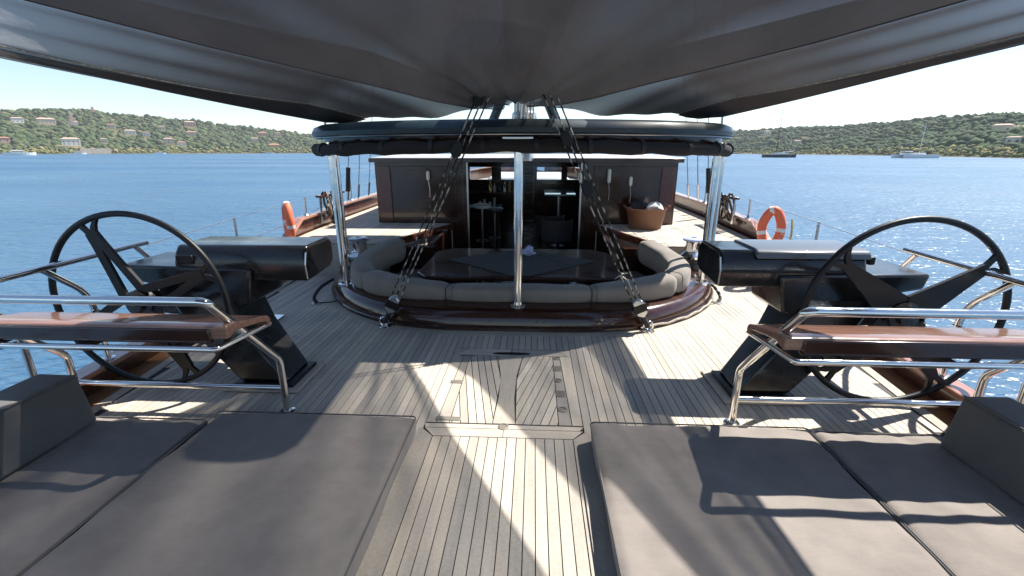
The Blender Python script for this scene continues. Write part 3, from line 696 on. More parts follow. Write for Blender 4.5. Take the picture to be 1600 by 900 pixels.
# ------------------------------------------------------------------ stern rails, stanchions, lifelines, lifebuoys
for s in (-1, 1):
    o = thing('stern_rail', (s*3.1, 2.5, .17), f'stainless stern rail with bent legs on the {SIDE[s]} bulwark', 'railing', 'stern rails')
    mb = MB(); mb.tube(round_path([(s*2.85, -1.0, 1.0), (s*3.02, 1.0, 1.0), (s*3.1, 2.7, 1.0), (s*3.12, 3.62, 1.01)], .3), .0215, 10); mb.build('top_rail', 'stainless', o, smooth=True)
    mb = MB(); mb.tube([(s*2.87, -1, .58), (s*3.06, 1.2, .58), (s*3.16, 3.1, .58)], .012, 8); mb.build('mid_rail', 'stainless', o, smooth=True)
    for yb, yt in ((3.86, 3.5), (3.08, 2.74), (2.52, 2.2), (1.5, 1.2)):
        hb_ = half(yb)+.02
        mb = MB(); mb.tube(round_path([(s*hb_, yb, .18), (s*hb_, yb, .72), (s*lerp_tab([(1, 3.02), (2.7, 3.1), (3.6, 3.12)], yt), yt, 1.0)], .16), .0215, 10); lg = mb.build('leg', 'stainless', o, smooth=True)
        mb = MB(); mb.lathe((s*hb_, yb, .182), [(.045, 0), (.045, .008), (.025, .016)], 14); mb.build('leg_flange', 'stainless', lg, smooth=True)
STN = {}
for s in (-1, 1):
    for j, (y, tz) in enumerate(((5.15, 1.0), (7.25, 1.04), (9.4, 1.35), (11.4, 1.4))):
        hx = half(y)-.0; zb = lerp_tab([(5.6, .18), (7.0, .73), (13, .81)], y)
        lab = ['thin steel stanchion nearest the console', 'thin steel stanchion next to the lifebuoy', 'thin steel stanchion beside the deck house', 'thin steel stanchion beyond the shrouds'][j]
        o = thing('stanchion', (s*hx, y, zb), f'{lab} on the {SIDE[s]} rail', 'stanchion', 'lifeline stanchions'); tp_ = (s*(hx+.0), y+.02, tz); STN[(s, j)] = tp_
        mb = MB(); mb.tube([(s*hx, y, zb), tp_], .016, 8); mb.build('post', 'chrome_dull', o, smooth=True)
        mb = MB(); mb.lathe((s*hx, y, zb), [(.05, 0), (.05, .012), (.03, .03), (.022, .06)], 12); mb.build('socket', 'chrome_dull', o, smooth=True)
    o = thing('lifeline', (s*3.3, 5, .9), f'thin wire lifeline strung between the {SIDE[s]} stanchions', 'lifeline', 'lifelines')
    pts = [(s*3.12, 3.62, 1.0)]+[STN[(s, j)] for j in range(4)]
    for dz in (0, -.3):
        mb = MB(); mb.tube([(p[0], p[1], p[2]-.01+dz) for p in pts], .0045, 6); mb.build('wire', 'chrome_dull', o)
for s in (-1, 1):
    yb = 6.5 if s < 0 else 6.2; c = V((s*(3.46 if s < 0 else 3.40), yb, .78)); rot = R(28) if s < 0 else R(-30)
    o = thing('lifebuoy', (c.x, c.y, .45), 'orange horseshoe lifebuoy seen edge on at the left lifeline' if s < 0 else 'orange horseshoe lifebuoy seen face on at the right lifeline', 'lifebuoy', 'lifebuoys')
    ux = V((math.cos(rot), math.sin(rot), 0)) if s > 0 else V((-.85, 1, 0)).normalized()
    pts = []
    for k in range(29):
        a = R(-70)+R(320)*k/28; pts.append(c+ux*(.115*math.cos(a)*(1-.25*max(0, math.sin(a))))+V((0, 0, .22*math.sin(a) if math.sin(a) > 0 else .27*math.sin(a))))
    mb = MB(); mb.tube(pts, [.045]+[.058]*27+[.045], 12); mb.build('ring', 'orange_buoy', o, smooth=True)
    for k in (5, 14, 23):
        p0, p1 = pts[k], pts[k]+(pts[k+1]-pts[k]).normalized()*.05; mb = MB(); mb.tube([p0, p1], .0595, 12); mb.build('reflective_band', 'reflective_tape', o, smooth=True)
    mb = MB(); mb.tube(catmull([c+ux*.22+V((0,0,.12)), c+ux*.24+V((0,0,-.05)), c+ux*.23+V((0,0,-.2)), c+ux*.16+V((0,0,-.3))], 5), .014, 6); mb.build('light_holder', 'brass', o)

# ------------------------------------------------------------------ cockpit
well = thing('cockpit_well', (0, 6, -.45), None, None); tag(well, kind='structure')
mb = MB(); mb.add([(-2.6, 4.3, -.45), (2.6, 4.3, -.45), (2.6, 13.2, -.45), (-2.6, 13.2, -.45)], [(0, 1, 2, 3)]); mb.build('floor', 'mahogany_dark', well)
ins = offset(OUTS, .36)
mb = MB(); mb.loft([[(a.x, a.y, -.5), (a.x, a.y, .02), (b_.x, b_.y, .02), (b_.x, b_.y, -.5)] for a, b_ in zip(offset(OUTS, .27), offset(OUTS, .25))]); mb.build('wall', 'mahogany_dark', well)
for s in (-1, 1):
    mb = MB(); mb.box((s*1.3, 6.45, -.45), (s*2.6, 6.6, .40)); mb.build('wall', 'mahogany_dark', well)
    mb = MB(); mb.box((s*1.33, 6.6, -.45), (s*1.4, 8.2, .42)); mb.build('wall', 'mahogany_dark', well)
o = thing('cockpit_coaming', (0, 4.3, 0), 'curved varnished mahogany coaming round the sunken cockpit', 'coaming')
prof = [(.0, .0), (.008, .05), (.02, .13), (.06, .185), (.10, .20), (.28, .225), (.30, .21), (.30, .0)]
mb = MB(); rg = []
offs = {d: offset(OUTS, d) for d, _ in prof}
for i in range(len(OUTS)): rg.append([(offs[d][i].x, offs[d][i].y, z_) for d, z_ in prof])
mb.loft(rg); mb.build('rim', 'mahogany', o, smooth=True)
mb = MB(); oo = offset(OUTS, -.006); mb.tube([(p.x, p.y, .045) for p in oo], .012, 6); mb.build('rubbing_strip', 'mahogany_dark', o)
for xx in (-.62, -.25, .23, .31, .85):
    mb = MB(); mb.lathe((xx, lerp_tab(OUT_R, abs(xx))+.012, .10), [(.012, -.012), (.012, 0), (.001, .0)], 10, 'y'); mb.build('screw_cap', 'brass', o)

# backrest cushions following the coaming
C_R = [(0, 4.62), (.45, 4.615), (.78, 4.64), (1.27, 4.70), (1.68, 4.90), (1.91, 5.22), (1.95, 5.6), (1.90, 6.0), (1.79, 6.45)]
CP = [V((-x, y)) for x, y in C_R[::-1]]+[V((x, y)) for x, y in C_R[1:]]
CPS = catmull([(p.x, p.y, 0) for p in CP], 6); CPS = [V((p.x, p.y)) for p in CPS]
cum = [0]
for a, b_ in zip(CPS, CPS[1:]): cum.append(cum[-1]+(b_-a).length)
tot = cum[-1]
def cpath(t_):
    for i in range(len(cum)-1):
        if cum[i+1] >= t_: f = (t_-cum[i])/(cum[i+1]-cum[i]+1e-9); p = CPS[i].lerp(CPS[i+1], f); d = (CPS[i+1]-CPS[i]).normalized(); return p, d
    return CPS[-1], (CPS[-1]-CPS[-2]).normalized()
def cushion(t0, t1, label, h=(.44, .44)):
    n_ = 22; rg = []
    for i in range(n_+1):
        f = i/n_; p, d = cpath(t0+(t1-t0)*f); nn = V((-d.y, d.x)); e = min(i, n_-i); sc = {0: .80, 1: .94}.get(e, 1.0); top = h[0]+(h[1]-h[0])*f
        zc = (top+.2)/2; hz = (top-.2)/2*sc; hw = .135*sc; ring = []
        for k in range(20):
            a = 2*math.pi*k/20; ca, sa = math.cos(a), math.sin(a); q = .55
            ring.append((p.x+nn.x*hw*math.copysign(abs(ca)**q, ca), p.y+nn.y*hw*math.copysign(abs(ca)**q, ca), zc+hz*math.copysign(abs(sa)**q, sa)+.004*math.sin(f*17+k)))
        rg.append(ring)
    o = thing('backrest_cushion', (cpath((t0+t1)/2)[0].x, cpath((t0+t1)/2)[0].y, .2), label, 'cushion', 'cockpit backrest cushions'); mb = MB(); mb.loft(rg); mb.build('cover', 'cushion_fabric', o, smooth=True)
    mb = MB(); mb.tube([V(rg[1][k]) for k in range(20)], .004, 5, closed=True); mb.build('seam', 'bolster_fabric', o)
mid = tot/2; gp = .006
cushion(mid-.74+gp, mid+.80-gp, 'long straight grey backrest cushion behind the centre pole', (.375, .375))
cushion(mid-1.78+gp, mid-.74-gp, 'curved grey backrest cushion at the left corner of the cockpit', (.46, .375)); cushion(mid+.80+gp, mid+1.78-gp, 'curved grey backrest cushion at the right corner of the cockpit', (.375, .46))
cushion(.02, mid-1.78-gp, 'raised grey side cushion along the left of the cockpit table', (.56, .455)); cushion(mid+1.78+gp, tot-.02, 'raised grey side cushion along the right of the cockpit table', (.455, .56))
# seat cushions
o = thing('seat_cushion', (0, 5, -.1), 'low grey seat cushion running round the inside of the cockpit', 'cushion'); i1 = offset(CPS, .10); i2 = offset(CPS, .60)
mb = MB(); mb.loft([[(a.x, a.y, -.05), (a.x, a.y, .08), (b_.x, b_.y, .08), (b_.x, b_.y, -.05)] for a, b_ in zip(i1, i2)]); mb.build('cover', 'cushion_fabric', o, bevel=.03)
mb = MB(); mb.loft([[(a.x, a.y, -.45), (a.x, a.y, -.051), (b_.x, b_.y, -.051), (b_.x, b_.y, -.45)] for a, b_ in zip(i1, offset(CPS, .54))]); mb.build('locker_front', 'mahogany_dark', o)
# table
o = thing('cockpit_table', (0, 5.6, -.45), 'large glossy dark cockpit table with cut corners', 'table')
mb = MB(); mb.prism([(-1.05, 4.87), (1.1, 4.87), (1.22, 5.05), (1.22, 6.2), (1.02, 6.42), (-.98, 6.42), (-1.18, 6.2), (-1.18, 5.05)], 'z', .345, .395); mb.build('table_top', 'mahogany_dark', o, bevel=.012)
for xx in (-.55, .6):
    mb = MB(); mb.lathe((xx, 5.7, -.45), [(.22, 0), (.22, .02), (.06, .05), (.06, .75), (.2, .79)], 20); mb.build('pedestal', 'stainless', o, smooth=True)
o = thing('table_cover', (0, 5.6, .4), 'dark grey diamond shaped cloth on the cockpit table', 'table cover')
mb = MB(); mb.prism([(-.93, 5.68), (-.06, 4.90), (.14, 4.90), (.98, 5.66), (.02, 6.34)], 'z', .396, .406); mb.build('cloth', 'dark_cloth', o, bevel=.003)
mb = MB(); mb.prism([(.03, 6.3), (.045, 6.3), (.6, 5.44), (.585, 5.43)], 'z', .4, .4075); mb.build('fold', 'curtain_fabric', o)
o = thing('napkin', (.08, 6.0, .41), 'crumpled pale blue napkin on the table beside the centre pole', 'napkin'); mb = MB(); rg = []
for i in range(9):
    rg.append([]); 
    for k in range(14):
        a = 2*math.pi*k/14; rr = .085*math.sin(math.pi*min(.97, max(.04, i/8))**.8)*(1+.35*math.sin(3*a+i)+.2*math.sin(5*a-i*2)); rg[-1].append((.12+rr*math.cos(a), 5.9+rr*math.sin(a), .408+.13*(i/8)*(1+.2*math.sin(2*a))))
mb.loft(rg); mb.build('cloth', 'napkin_cloth', o, smooth=True)

# ------------------------------------------------------------------ hard top over the cockpit
HT_R = [(0, 4.36), (.5, 4.375), (1.0, 4.44), (1.5, 4.58), (1.95, 4.84), (2.25, 5.12), (2.40, 5.42), (2.45, 5.8), (2.45, 6.6), (2.40, 7.5)]
HT = catmull([(-x, y, 0) for x, y in HT_R[::-1]]+[(x, y, 0) for x, y in HT_R[1:]], 5); HT = [V((p.x, p.y)) for p in HT]
o = hard = thing('hard_top', (0, 6, 1.88), 'dark curved hard top roof over the cockpit on stainless poles', 'hard top')
mb = MB(); lv = [(.05, 1.90), (.0, 1.925), (-.01, 1.965), (.02, 2.015), (.09, 2.045), (.5, 2.06)]
rings = [[(p.x, p.y, z_-.012*abs(p.x)/2.4) for p in offset(HT, d)] for d, z_ in lv]
mb.loft(rings); mb.build('roof', 'hardtop_paint', o, smooth=True)
mb = MB(); mb.loft([[(p.x, p.y, 1.90) for p in offset(HT, .10)], [(p.x, p.y, 1.80) for p in offset(HT, .12)]], cap=False); mb.build('soffit_board', 'mahogany_dark', o, smooth=True)
mb = MB(); mb.tube([(p.x, p.y, 1.907-.012*abs(p.x)/2.4) for p in offset(HT, .015)], .006, 6); mb.build('edge_bead', 'chrome_dull', o)
def pole(x_, y_, z0, z1, r, name='support_pole'):
    mb = MB(); mb.lathe((x_, y_, 0), [(r, z0), (r, z1)], 20); pp = mb.build(name, 'stainless', hard, smooth=True)
    mb = MB(); mb.lathe((x_, y_, z0), [(r*1.9, -.02), (r*1.9, .012), (r*1.15, .02), (r*1.1, .05)], 20); mb.build('pole_flange', 'stainless', pp, smooth=True)
pole(.03, 4.43, .205, 1.80, .043); pole(-2.10, 5.16, .20, 1.85, .047); pole(2.26, 5.42, .20, 1.85, .047); pole(2.50, 5.85, .45, 1.85, .028); pole(-2.36, 5.9, .45, 1.85, .02)
mb = MB(); mb.box((-.12, 4.36, 1.86), (.17, 4.44, 1.885)); mb.build('pole_bracket', 'chrome_dull', hard, bevel=.006)
# rolled curtain hanging from the edge
o = thing('rolled_curtain', (0, 4.5, 1.8), 'rolled dark canvas curtain strapped under the hard top edge', 'curtain'); oc = offset(HT, .035)[4:-4]
mb = MB(); mb.tube([(p.x, p.y, 1.802-.04*abs(p.x)/2.4+.006*math.sin(i*1.3)) for i, p in enumerate(oc)], [.06+.005*math.sin(i*.9)+.003*math.sin(i*2.3) for i in range(len(oc))], 12); mb.build('roll', 'curtain_fabric', o, smooth=True)
for i in range(3, len(oc)-2, 5):
    p = oc[i]; d = (oc[i+1]-oc[i-1]).normalized(); q = V((p.x, p.y, 1.81-.04*abs(p.x)/2.4)); dd = V((d.x, d.y, 0))*.02
    mb = MB(); mb.tube([q-dd, q+dd], .069, 12); mb.build('strap', 'black_rubber', o, smooth=True)

# ------------------------------------------------------------------ deck house
o = house = thing('deck_house', (0, 10.5, -.4), 'dark mahogany deck house forward of the cockpit with an open doorway', 'deck house')
def dbx(name, lo, hi, mat, bv=0, par=None): mb = MB(); mb.box(lo, hi); return mb.build(name, mat, par or house, bevel=bv)
YB = 8.25; YF = 12.6
for s in (-1, 1):
    dbx('bulkhead', (s*1.12, YB, -.44), (s*2.70, YB+.07, 1.60), 'mahogany_dark')
    for x0, x1, z0, z1 in ((1.24, 1.32, .55, 1.5), (2.42, 2.66, .50, 1.5), (1.32, 2.42, 1.44, 1.5), (1.32, 2.42, .50, .58)):
        mt = 'mahogany_y' if x0 > 2.4 else 'mahogany_dark'
        dbx('panel_frame', (s*x0, YB-.03, z0), (s*x1, YB-.001, z1), mt, .006)
    dbx('door_post', (s*1.02, YB-.02, -.44), (s*1.115, YB+.09, 1.60), 'mahogany', .008)
    dbx('door_track', (s*1.00, YB-.05, .0), (s*1.03, YB-.022, 1.57), 'chrome_dull')
    # side walls with a long window opening
    dbx('side_wall', (s*2.64, YB+.071, -.44), (s*2.70, YF, .95), 'mahogany_dark'); dbx('side_wall', (s*2.64, YB+.071, 1.4), (s*2.70, YF, 1.60), 'mahogany_dark')
    for yy in (YB+.071, 9.4, 10.9, YF-.35): dbx('window_post', (s*2.64, yy, .951), (s*2.70, yy+.3, 1.399), 'mahogany_dark')
    for ya, yb in ((8.63, 9.395), (9.705, 10.895), (11.205, 12.245)): dbx('window_pane', (s*2.665, ya, .951), (s*2.672, yb, 1.399), 'window_glass')
dbx('front_wall', (-2.64, YF, -.44), (2.64, YF+.07, 1.02), 'mahogany_dark'); dbx('front_wall', (-2.64, YF, 1.35), (2.64, YF+.07, 1.60), 'mahogany_dark')
wx = [-2.64, -2.2, -1.75, -1.58, -.98, -.72, -.22, .26, .92, 1.08, 1.62, 1.8, 2.3, 2.64]
for a, b_ in zip(wx[::2], wx[1::2]): dbx('window_post', (a, YF, 1.021), (b_, YF+.07, 1.349), 'mahogany_dark')
for a, b_ in zip(wx[1::2], wx[2::2]): dbx('window_pane', (a, YF+.03, 1.021), (b_, YF+.036, 1.349), 'window_glass')
mb = MB(); mb.prism([(YB-.18, 1.602), (YB-.18, 1.650), (9.5, 1.69), (11, 1.695), (YF+.3, 1.64), (YF+.3, 1.602)], 'x', -2.72, 2.72); rf = mb.build('roof', 'grey_roof', house, bevel=.015)
dbx('roof_edge', (-2.73, YB-.21, 1.57), (2.73, YB-.183, 1.64), 'mahogany_dark', .006)
# things inside
for x_, z_, h_, lab in ((1.50, 1.22, .24, 'slim chrome tube added as a sun glint left of the basket'), (1.88, 1.17, .16, 'small chrome tube added as a sun glint above the basket'), (-1.72, 1.26, .16, 'small chrome tube added as a sun glint on the left bulkhead')):  # pale tubes added to stand in for sun glints on the bulkheads
    o = thing('glint_tube', (x_, YB-.06, z_), lab, 'glint tube', 'added glint tubes'); mb = MB(); mb.lathe((x_, YB-.06, z_), [(.02, 0), (.032, .03), (.032, h_-.02), (.018, h_)], 14); mb.build('tube', 'reflective_tape', o, smooth=True)
    mb = MB(); mb.box((x_-.012, YB-.06, z_+h_*.4), (x_+.012, YB-.031, z_+h_*.6)); mb.build('bracket', 'chrome_dull', o)
    mb = MB(); mb.tube([(x_, YB-.06, z_), (x_+.02, YB-.055, z_-.16), (x_+.015, YB-.05, z_-.3)], .006, 5); mb.build('cord', 'chrome_dull', o)
for k, (x_, y_, z_, h_, mt) in enumerate(((-.95, 11.9, .75, .28, 'brass'), (-.84, 11.9, .75, .22, 'far_white'), (-.70, 11.9, .75, .3, 'black_gloss'), (-.58, 11.9, .75, .24, 'chrome_dull'), (-.45, 11.9, .75, .26, 'far_ochre'))):
    o = thing('bottle', (x_, y_, z_), ['brass coloured', 'white', 'tall black', 'silver', 'ochre'][k]+' bottle on the back shelf inside the deck house', 'bottle', 'bottles on the back shelf'); mb = MB(); mb.lathe((x_, y_, z_), [(.04, 0), (.042, h_*.6), (.016, h_*.75), (.016, h_)], 12); mb.build('glass_body', mt, o, smooth=True)
o = thing('back_shelf', (-.7, 12, .7), 'dark shelf carrying bottles against the front wall of the deck house', 'shelf'); mb = MB(); mb.box((-1.5, 11.75, .70), (-.2, 12.1, .748)); mb.build('board', 'mahogany', o, bevel=.006)
for x_ in (-1.45, -.25): mb = MB(); mb.box((x_-.02, 11.8, -.44), (x_+.02, 12.05, .699)); mb.build('upright', 'mahogany_dark', o)
o = thing('bar_counter', (-1.75, 10.6, -.44), 'dark bar counter inside the deck house on the left', 'bar counter')
mb = MB(); mb.box((-2.5, 10.3, -.44), (-.62, 10.85, .50)); mb.build('cabinet', 'mahogany_dark', o, bevel=.01); mb = MB(); mb.box((-2.5, 10.22, .501), (-.58, 10.9, .54)); mb.build('worktop', 'black_gloss', o, bevel=.008)
for i, (x_, h_) in enumerate(((-1.05, .12), (-.95, .16), (-.82, .1), (-.72, .2))):
    o = thing('drinking_glass', (x_, 10.4, .54), ['short', 'second', 'smallest', 'tallest'][i]+' glass on the bar counter counted from the doorway edge', 'glass', 'glasses on the bar'); mb = MB(); mb.lathe((x_, 10.4, .541), [(.03, 0), (.035, h_), (.032, h_), (.027, .008)], 12); mb.build('vessel', 'chrome_dull', o, smooth=True)
for i, (x_, y_) in enumerate(((-.92, 9.6), (-.68, 9.95))):
    o = thing('bar_stool', (x_, y_, -.44), ['chrome bar stool nearest the left door post', 'chrome bar stool further inside by the bar'][i], 'stool', 'bar stools')
    mb = MB(); mb.lathe((x_, y_, 0), [(.17, .60-i*.12), (.19, .63-i*.12), (.19, .67-i*.12), (.15, .69-i*.12)], 20); mb.build('seat', 'white_paint' if i == 0 else 'chrome_dull', o, smooth=True)
    mb = MB(); mb.lathe((x_, y_, 0), [(.025, -.42), (.025, .6-i*.12)], 12); mb.build('column', 'chrome_dull', o, smooth=True); mb = MB(); mb.lathe((x_, y_, -.44), [(.2, 0), (.2, .015), (.03, .03)], 20); mb.build('foot', 'chrome_dull', o, smooth=True)
    mb = MB(); mb.tube([(x_+.13*math.cos(a), y_+.13*math.sin(a), -.1) for a in [2*math.pi*k/16 for k in range(16)]], .01, 6, closed=True); mb.build('foot_ring', 'chrome_dull', o)
o = thing('shelf_rack', (.05, 9.4, -.44), 'tall open rack with thin steel rungs behind the centre pole', 'rack')
for x_ in (-.03, .17): mb = MB(); mb.box((x_-.012, 9.38, -.44), (x_+.012, 9.42, 1.5)); mb.build('upright', 'mahogany_dark', o)
for k in range(9): mb = MB(); mb.tube([(-.018, 9.4, -.2+k*.19), (.158, 9.4, -.2+k*.19)], .008, 6); mb.build('rung', 'chrome_dull', o)
o = thing('saloon_table', (.75, 10.6, -.44), 'polished saloon table with blue daylight reflection painted on its top inside the deck house', 'table')
mb = MB(); mb.prism([(.42, 10.2), (1.12, 10.2), (1.2, 11.6), (.42, 11.6)], 'z', .80, .84); mb.build('table_top', 'painted_sky_gloss', o, bevel=.01); mb = MB(); mb.lathe((.78, 10.9, -.44), [(.2, 0), (.05, .04), (.05, 1.2), (.2, 1.239)], 16); mb.build('pedestal', 'chrome_dull', o, smooth=True)
def armchair(x_, y_, lab):
    o = thing('armchair', (x_, y_, -.44), lab, 'armchair', 'saloon armchairs'); mb = MB(); mb.box((x_-.27, y_-.25, -.05), (x_+.27, y_+.28, .05)); mb.build('seat', 'armchair_fabric', o, bevel=.04)
    mb = MB(); rg = []
    for k in range(13):
        a = math.pi+math.pi*k/12; ca, sa = math.cos(a), math.sin(a); rg.append([(x_+.26*ca, y_-.05+.26*sa, -.05), (x_+.28*ca, y_-.05+.28*sa, .38), (x_+.34*ca, y_-.05+.34*sa, .40), (x_+.33*ca, y_-.05+.33*sa, -.05)])
    mb.loft(rg); mb.build('backrest', 'armchair_fabric', o, bevel=.02)
    for dx in (-.2, .2):
        for dy in (-.2, .2): mb = MB(); mb.tube([(x_+dx, y_+dy, -.05), (x_+dx, y_+dy, -.44)], .02, 8); mb.build('leg', 'mahogany_dark', o)
armchair(.68, 9.55, 'rounded grey armchair nearest the right door post'); armchair(.55, 10.25, 'rounded grey armchair with its back to the cockpit further inside')
o = thing('helm_step', (.3, 8.8, -.44), 'polished dark step inside the doorway', 'step'); mb = MB(); mb.box((-.25, 8.7, -.44), (.55, 9.15, -.22)); mb.build('tread', 'black_gloss', o, bevel=.01)

# ------------------------------------------------------------------ winches, basket, ropes, rigging
for s, wx_, wy_, lab in ((-1, -2.20, 5.95, 'chrome winch on the left coaming beside the pole'), (1, 2.36, 6.15, 'chrome winch with pale blue top on the right coaming')):
    o = thing('winch', (wx_, wy_, .22), lab, 'winch', 'cockpit winches')
    mb = MB(); mb.lathe((wx_, wy_, .22), [(.20, 0), (.20, .05), (.17, .08), (.165, .14)], 24); mb.build('plinth', 'black_gloss', o, smooth=True)
    mb = MB(); mb.lathe((wx_, wy_, .36), [(.17, 0), (.175, .03), (.14, .06), (.10, .09), (.095, .2), (.11, .23)], 24); mb.build('drum', 'stainless', o, smooth=True)
    mb = MB(); mb.lathe((wx_, wy_, .59), [(.13, 0), (.135, .025), (.115, .04), (.05, .045), (.04, .02)], 24); mb.build('self_tailer', 'napkin_cloth' if s > 0 else 'chrome_dull', o, smooth=True)
o = thing('wicker_basket', (2.1, 7.8, .486), 'brown leather tub basket on the right side deck', 'basket')
mb = MB(); mb.lathe((0, 0, 0), [(.27, .488), (.275, .52), (.33, .80), (.345, .83), (.33, .83), (.315, .80), (.26, .53), (.01, .52)], 28)
mb.v = [(2.1+x_*1.0, 7.8+y_*.8, z_) for x_, y_, z_ in mb.v]; mb.build('tub', 'leather', o, smooth=True)
for sx in (-1, 1): mb = MB(); mb.tube(catmull([(2.1+sx*.30, 7.72, .79), (2.1+sx*.37, 7.74, .86), (2.1+sx*.37, 7.86, .86), (2.1+sx*.30, 7.88, .79)], 5), .014, 8); mb.build('handle', 'leather', o, smooth=True)
def towel(c, r, mat, lab, seed):
    o = thing('towel', c, lab, 'towel', 'towels in the basket'); rnd = random.Random(seed); mb = MB(); rg = []
    for i in range(10):
        f = i/9; ring = []
        for k in range(18):
            a = 2*math.pi*k/18; rr = r*max(.05, math.sin(math.pi*(.12+.84*f)))*(1+.18*math.sin(2*a+f*7+seed)+.12*math.sin(5*a+f*3)); ring.append((c[0]+rr*math.cos(a), c[1]+rr*.7*math.sin(a), c[2]+.17*f+.02*math.sin(3*a)))
        rg.append(ring)
    mb.loft(rg); mb.build('cloth', mat, o, smooth=True)
towel((2.22, 7.76, .76), .16, 'white_towel', 'white towel bundled in the basket', 1); towel((2.0, 7.82, .78), .15, 'dark_towel', 'dark towel bundled in the basket', 4)
# sheet tackles rising from the coaming to the boom
for s in (-1, 1):
    A_ = V((s*1.36, 4.30, .03)); B_ = V((s*.02+.02, 4.33, 2.82)); d = (B_-A_).normalized()
    o = thing('sheet_tackle', A_, f'black and white flecked rope tackle running from the {SIDE[s]} coaming foot up to the boom', 'rope tackle', 'mainsheet tackles'); nn = d.cross(V((0,1,0))).normalized()
    lo_ = A_+d*.34; 
    for j, (ofs, sp2) in enumerate(((-.045, -.012), (.0, .012), (.045, -.01))):
        a = lo_+nn*ofs+V((0, sp2, 0)); b2 = B_+nn*ofs*1.2+V((0, sp2, 0)); pts = [a.lerp(b2, k/16)+V((0, 0, -.012*math.sin(math.pi*k/16)*(1+j*.4))) for k in range(17)]
        mb = MB(); mb.tube(pts, .0075, 7); mb.build('rope', 'flecked_rope', o, smooth=True)
    mb = MB(); c = A_+d*.24; mb.loft([[c+nn*u*.055+d*v_*.11+V((0, y_, 0)) for u, v_ in ((-1, -.6), (0, -1), (1, -.6), (1, .6), (0, 1), (-1, .6))] for y_ in (-.03, .03)]); lb = mb.build('lower_block', 'chrome_dull', o, bevel=.012)
    mb = MB(); c = A_+d*.24; mb.loft([[c+nn*u*.07+d*v_*.04+V((0, y_, 0)) for u, v_ in ((-1, -1), (1, -1), (1, 1), (-1, 1))] for y_ in (-.042, .042)]); mb.build('block_strap', 'black_satin', lb, bevel=.008)
    mb = MB(); mb.tube([A_+d*.02, A_+d*.14], .028, 10); mb.build('strop', 'black_rubber', o, smooth=True)
    mb = MB(); mb.tube([A_+V((.045*math.cos(a), 0, .03+.045*math.sin(a))) for a in [2*math.pi*k/14 for k in range(14)]], .011, 8, closed=True); mb.build('shackle', 'stainless', o, smooth=True)
    mb = MB(); mb.lathe((A_.x, A_.y-.0, .001), [(.07, 0), (.07, .008), (.02, .012)], 16); mb.build('pad_eye', 'stainless', o, smooth=True)
    tl0 = .62 if s < 0 else .5
    for q, L_ in ((tl0, .26), (tl0+.16, .2)):
        c = A_.lerp(B_, q); mb = MB()
        mb.loft([[c+nn*(u*.05+.02)+d*v_*.09+V((0, y_-.01, 0)) for u, v_ in ((-1, -.5), (0, -1), (1, -.5), (1, .5), (0, 1), (-1, .5))] for y_ in (-.022, .022)]); mb.build('fiddle_block', 'black_satin', o, bevel=.008)
# boom and mast above the awning
o = thing('boom', (0, 6, 2.9), 'boom with dark sail cover above the awning', 'boom'); mb = MB(); rg = []
for y_, k in ((3.27, .55), (3.29, .8), (3.36, .96), (3.5, 1), (5.5, 1.0), (7.85, 1.0)): rg.append([(.26*(8.05-y_)/4.8+.31*k*math.cos(a), y_, 2.96+.17*k*math.sin(a)) for a in [2*math.pi*j/16 for j in range(16)]])
mb.loft(rg); mb.build('sail_cover', 'sail_cover', o, smooth=True)
o = thing('mast', (0, 8.05, 1.66), 'silver mast foot with struts above the hard top', 'mast'); mb = MB(); mb.lathe((0, 8.05, 1.6), [(.17, 0), (.17, 14)], 24); mb.build('spar', 'chrome_dull', o, smooth=True)
mb = MB(); mb.lathe((0, 8.05, 2.25), [(.19, 0), (.21, .04), (.21, .10), (.18, .14)], 24); mb.build('collar', 'chrome_dull', o, smooth=True)
for s in (-1, 1): mb = MB(); mb.tube([(s*.62, 7.9, 2.0), (s*.34, 7.85, 2.62)], .075, 10); mb.build('strut', 'hardtop_paint', o, smooth=True)
for k in range(7): mb = MB(); mb.tube([(-.15+.05*k, 7.82, 2.1), (-.14+.05*k, 7.82, 2.6)], .016, 6); mb.build('halyard', 'pale_rope' if k % 2 else 'reflective_tape', o)
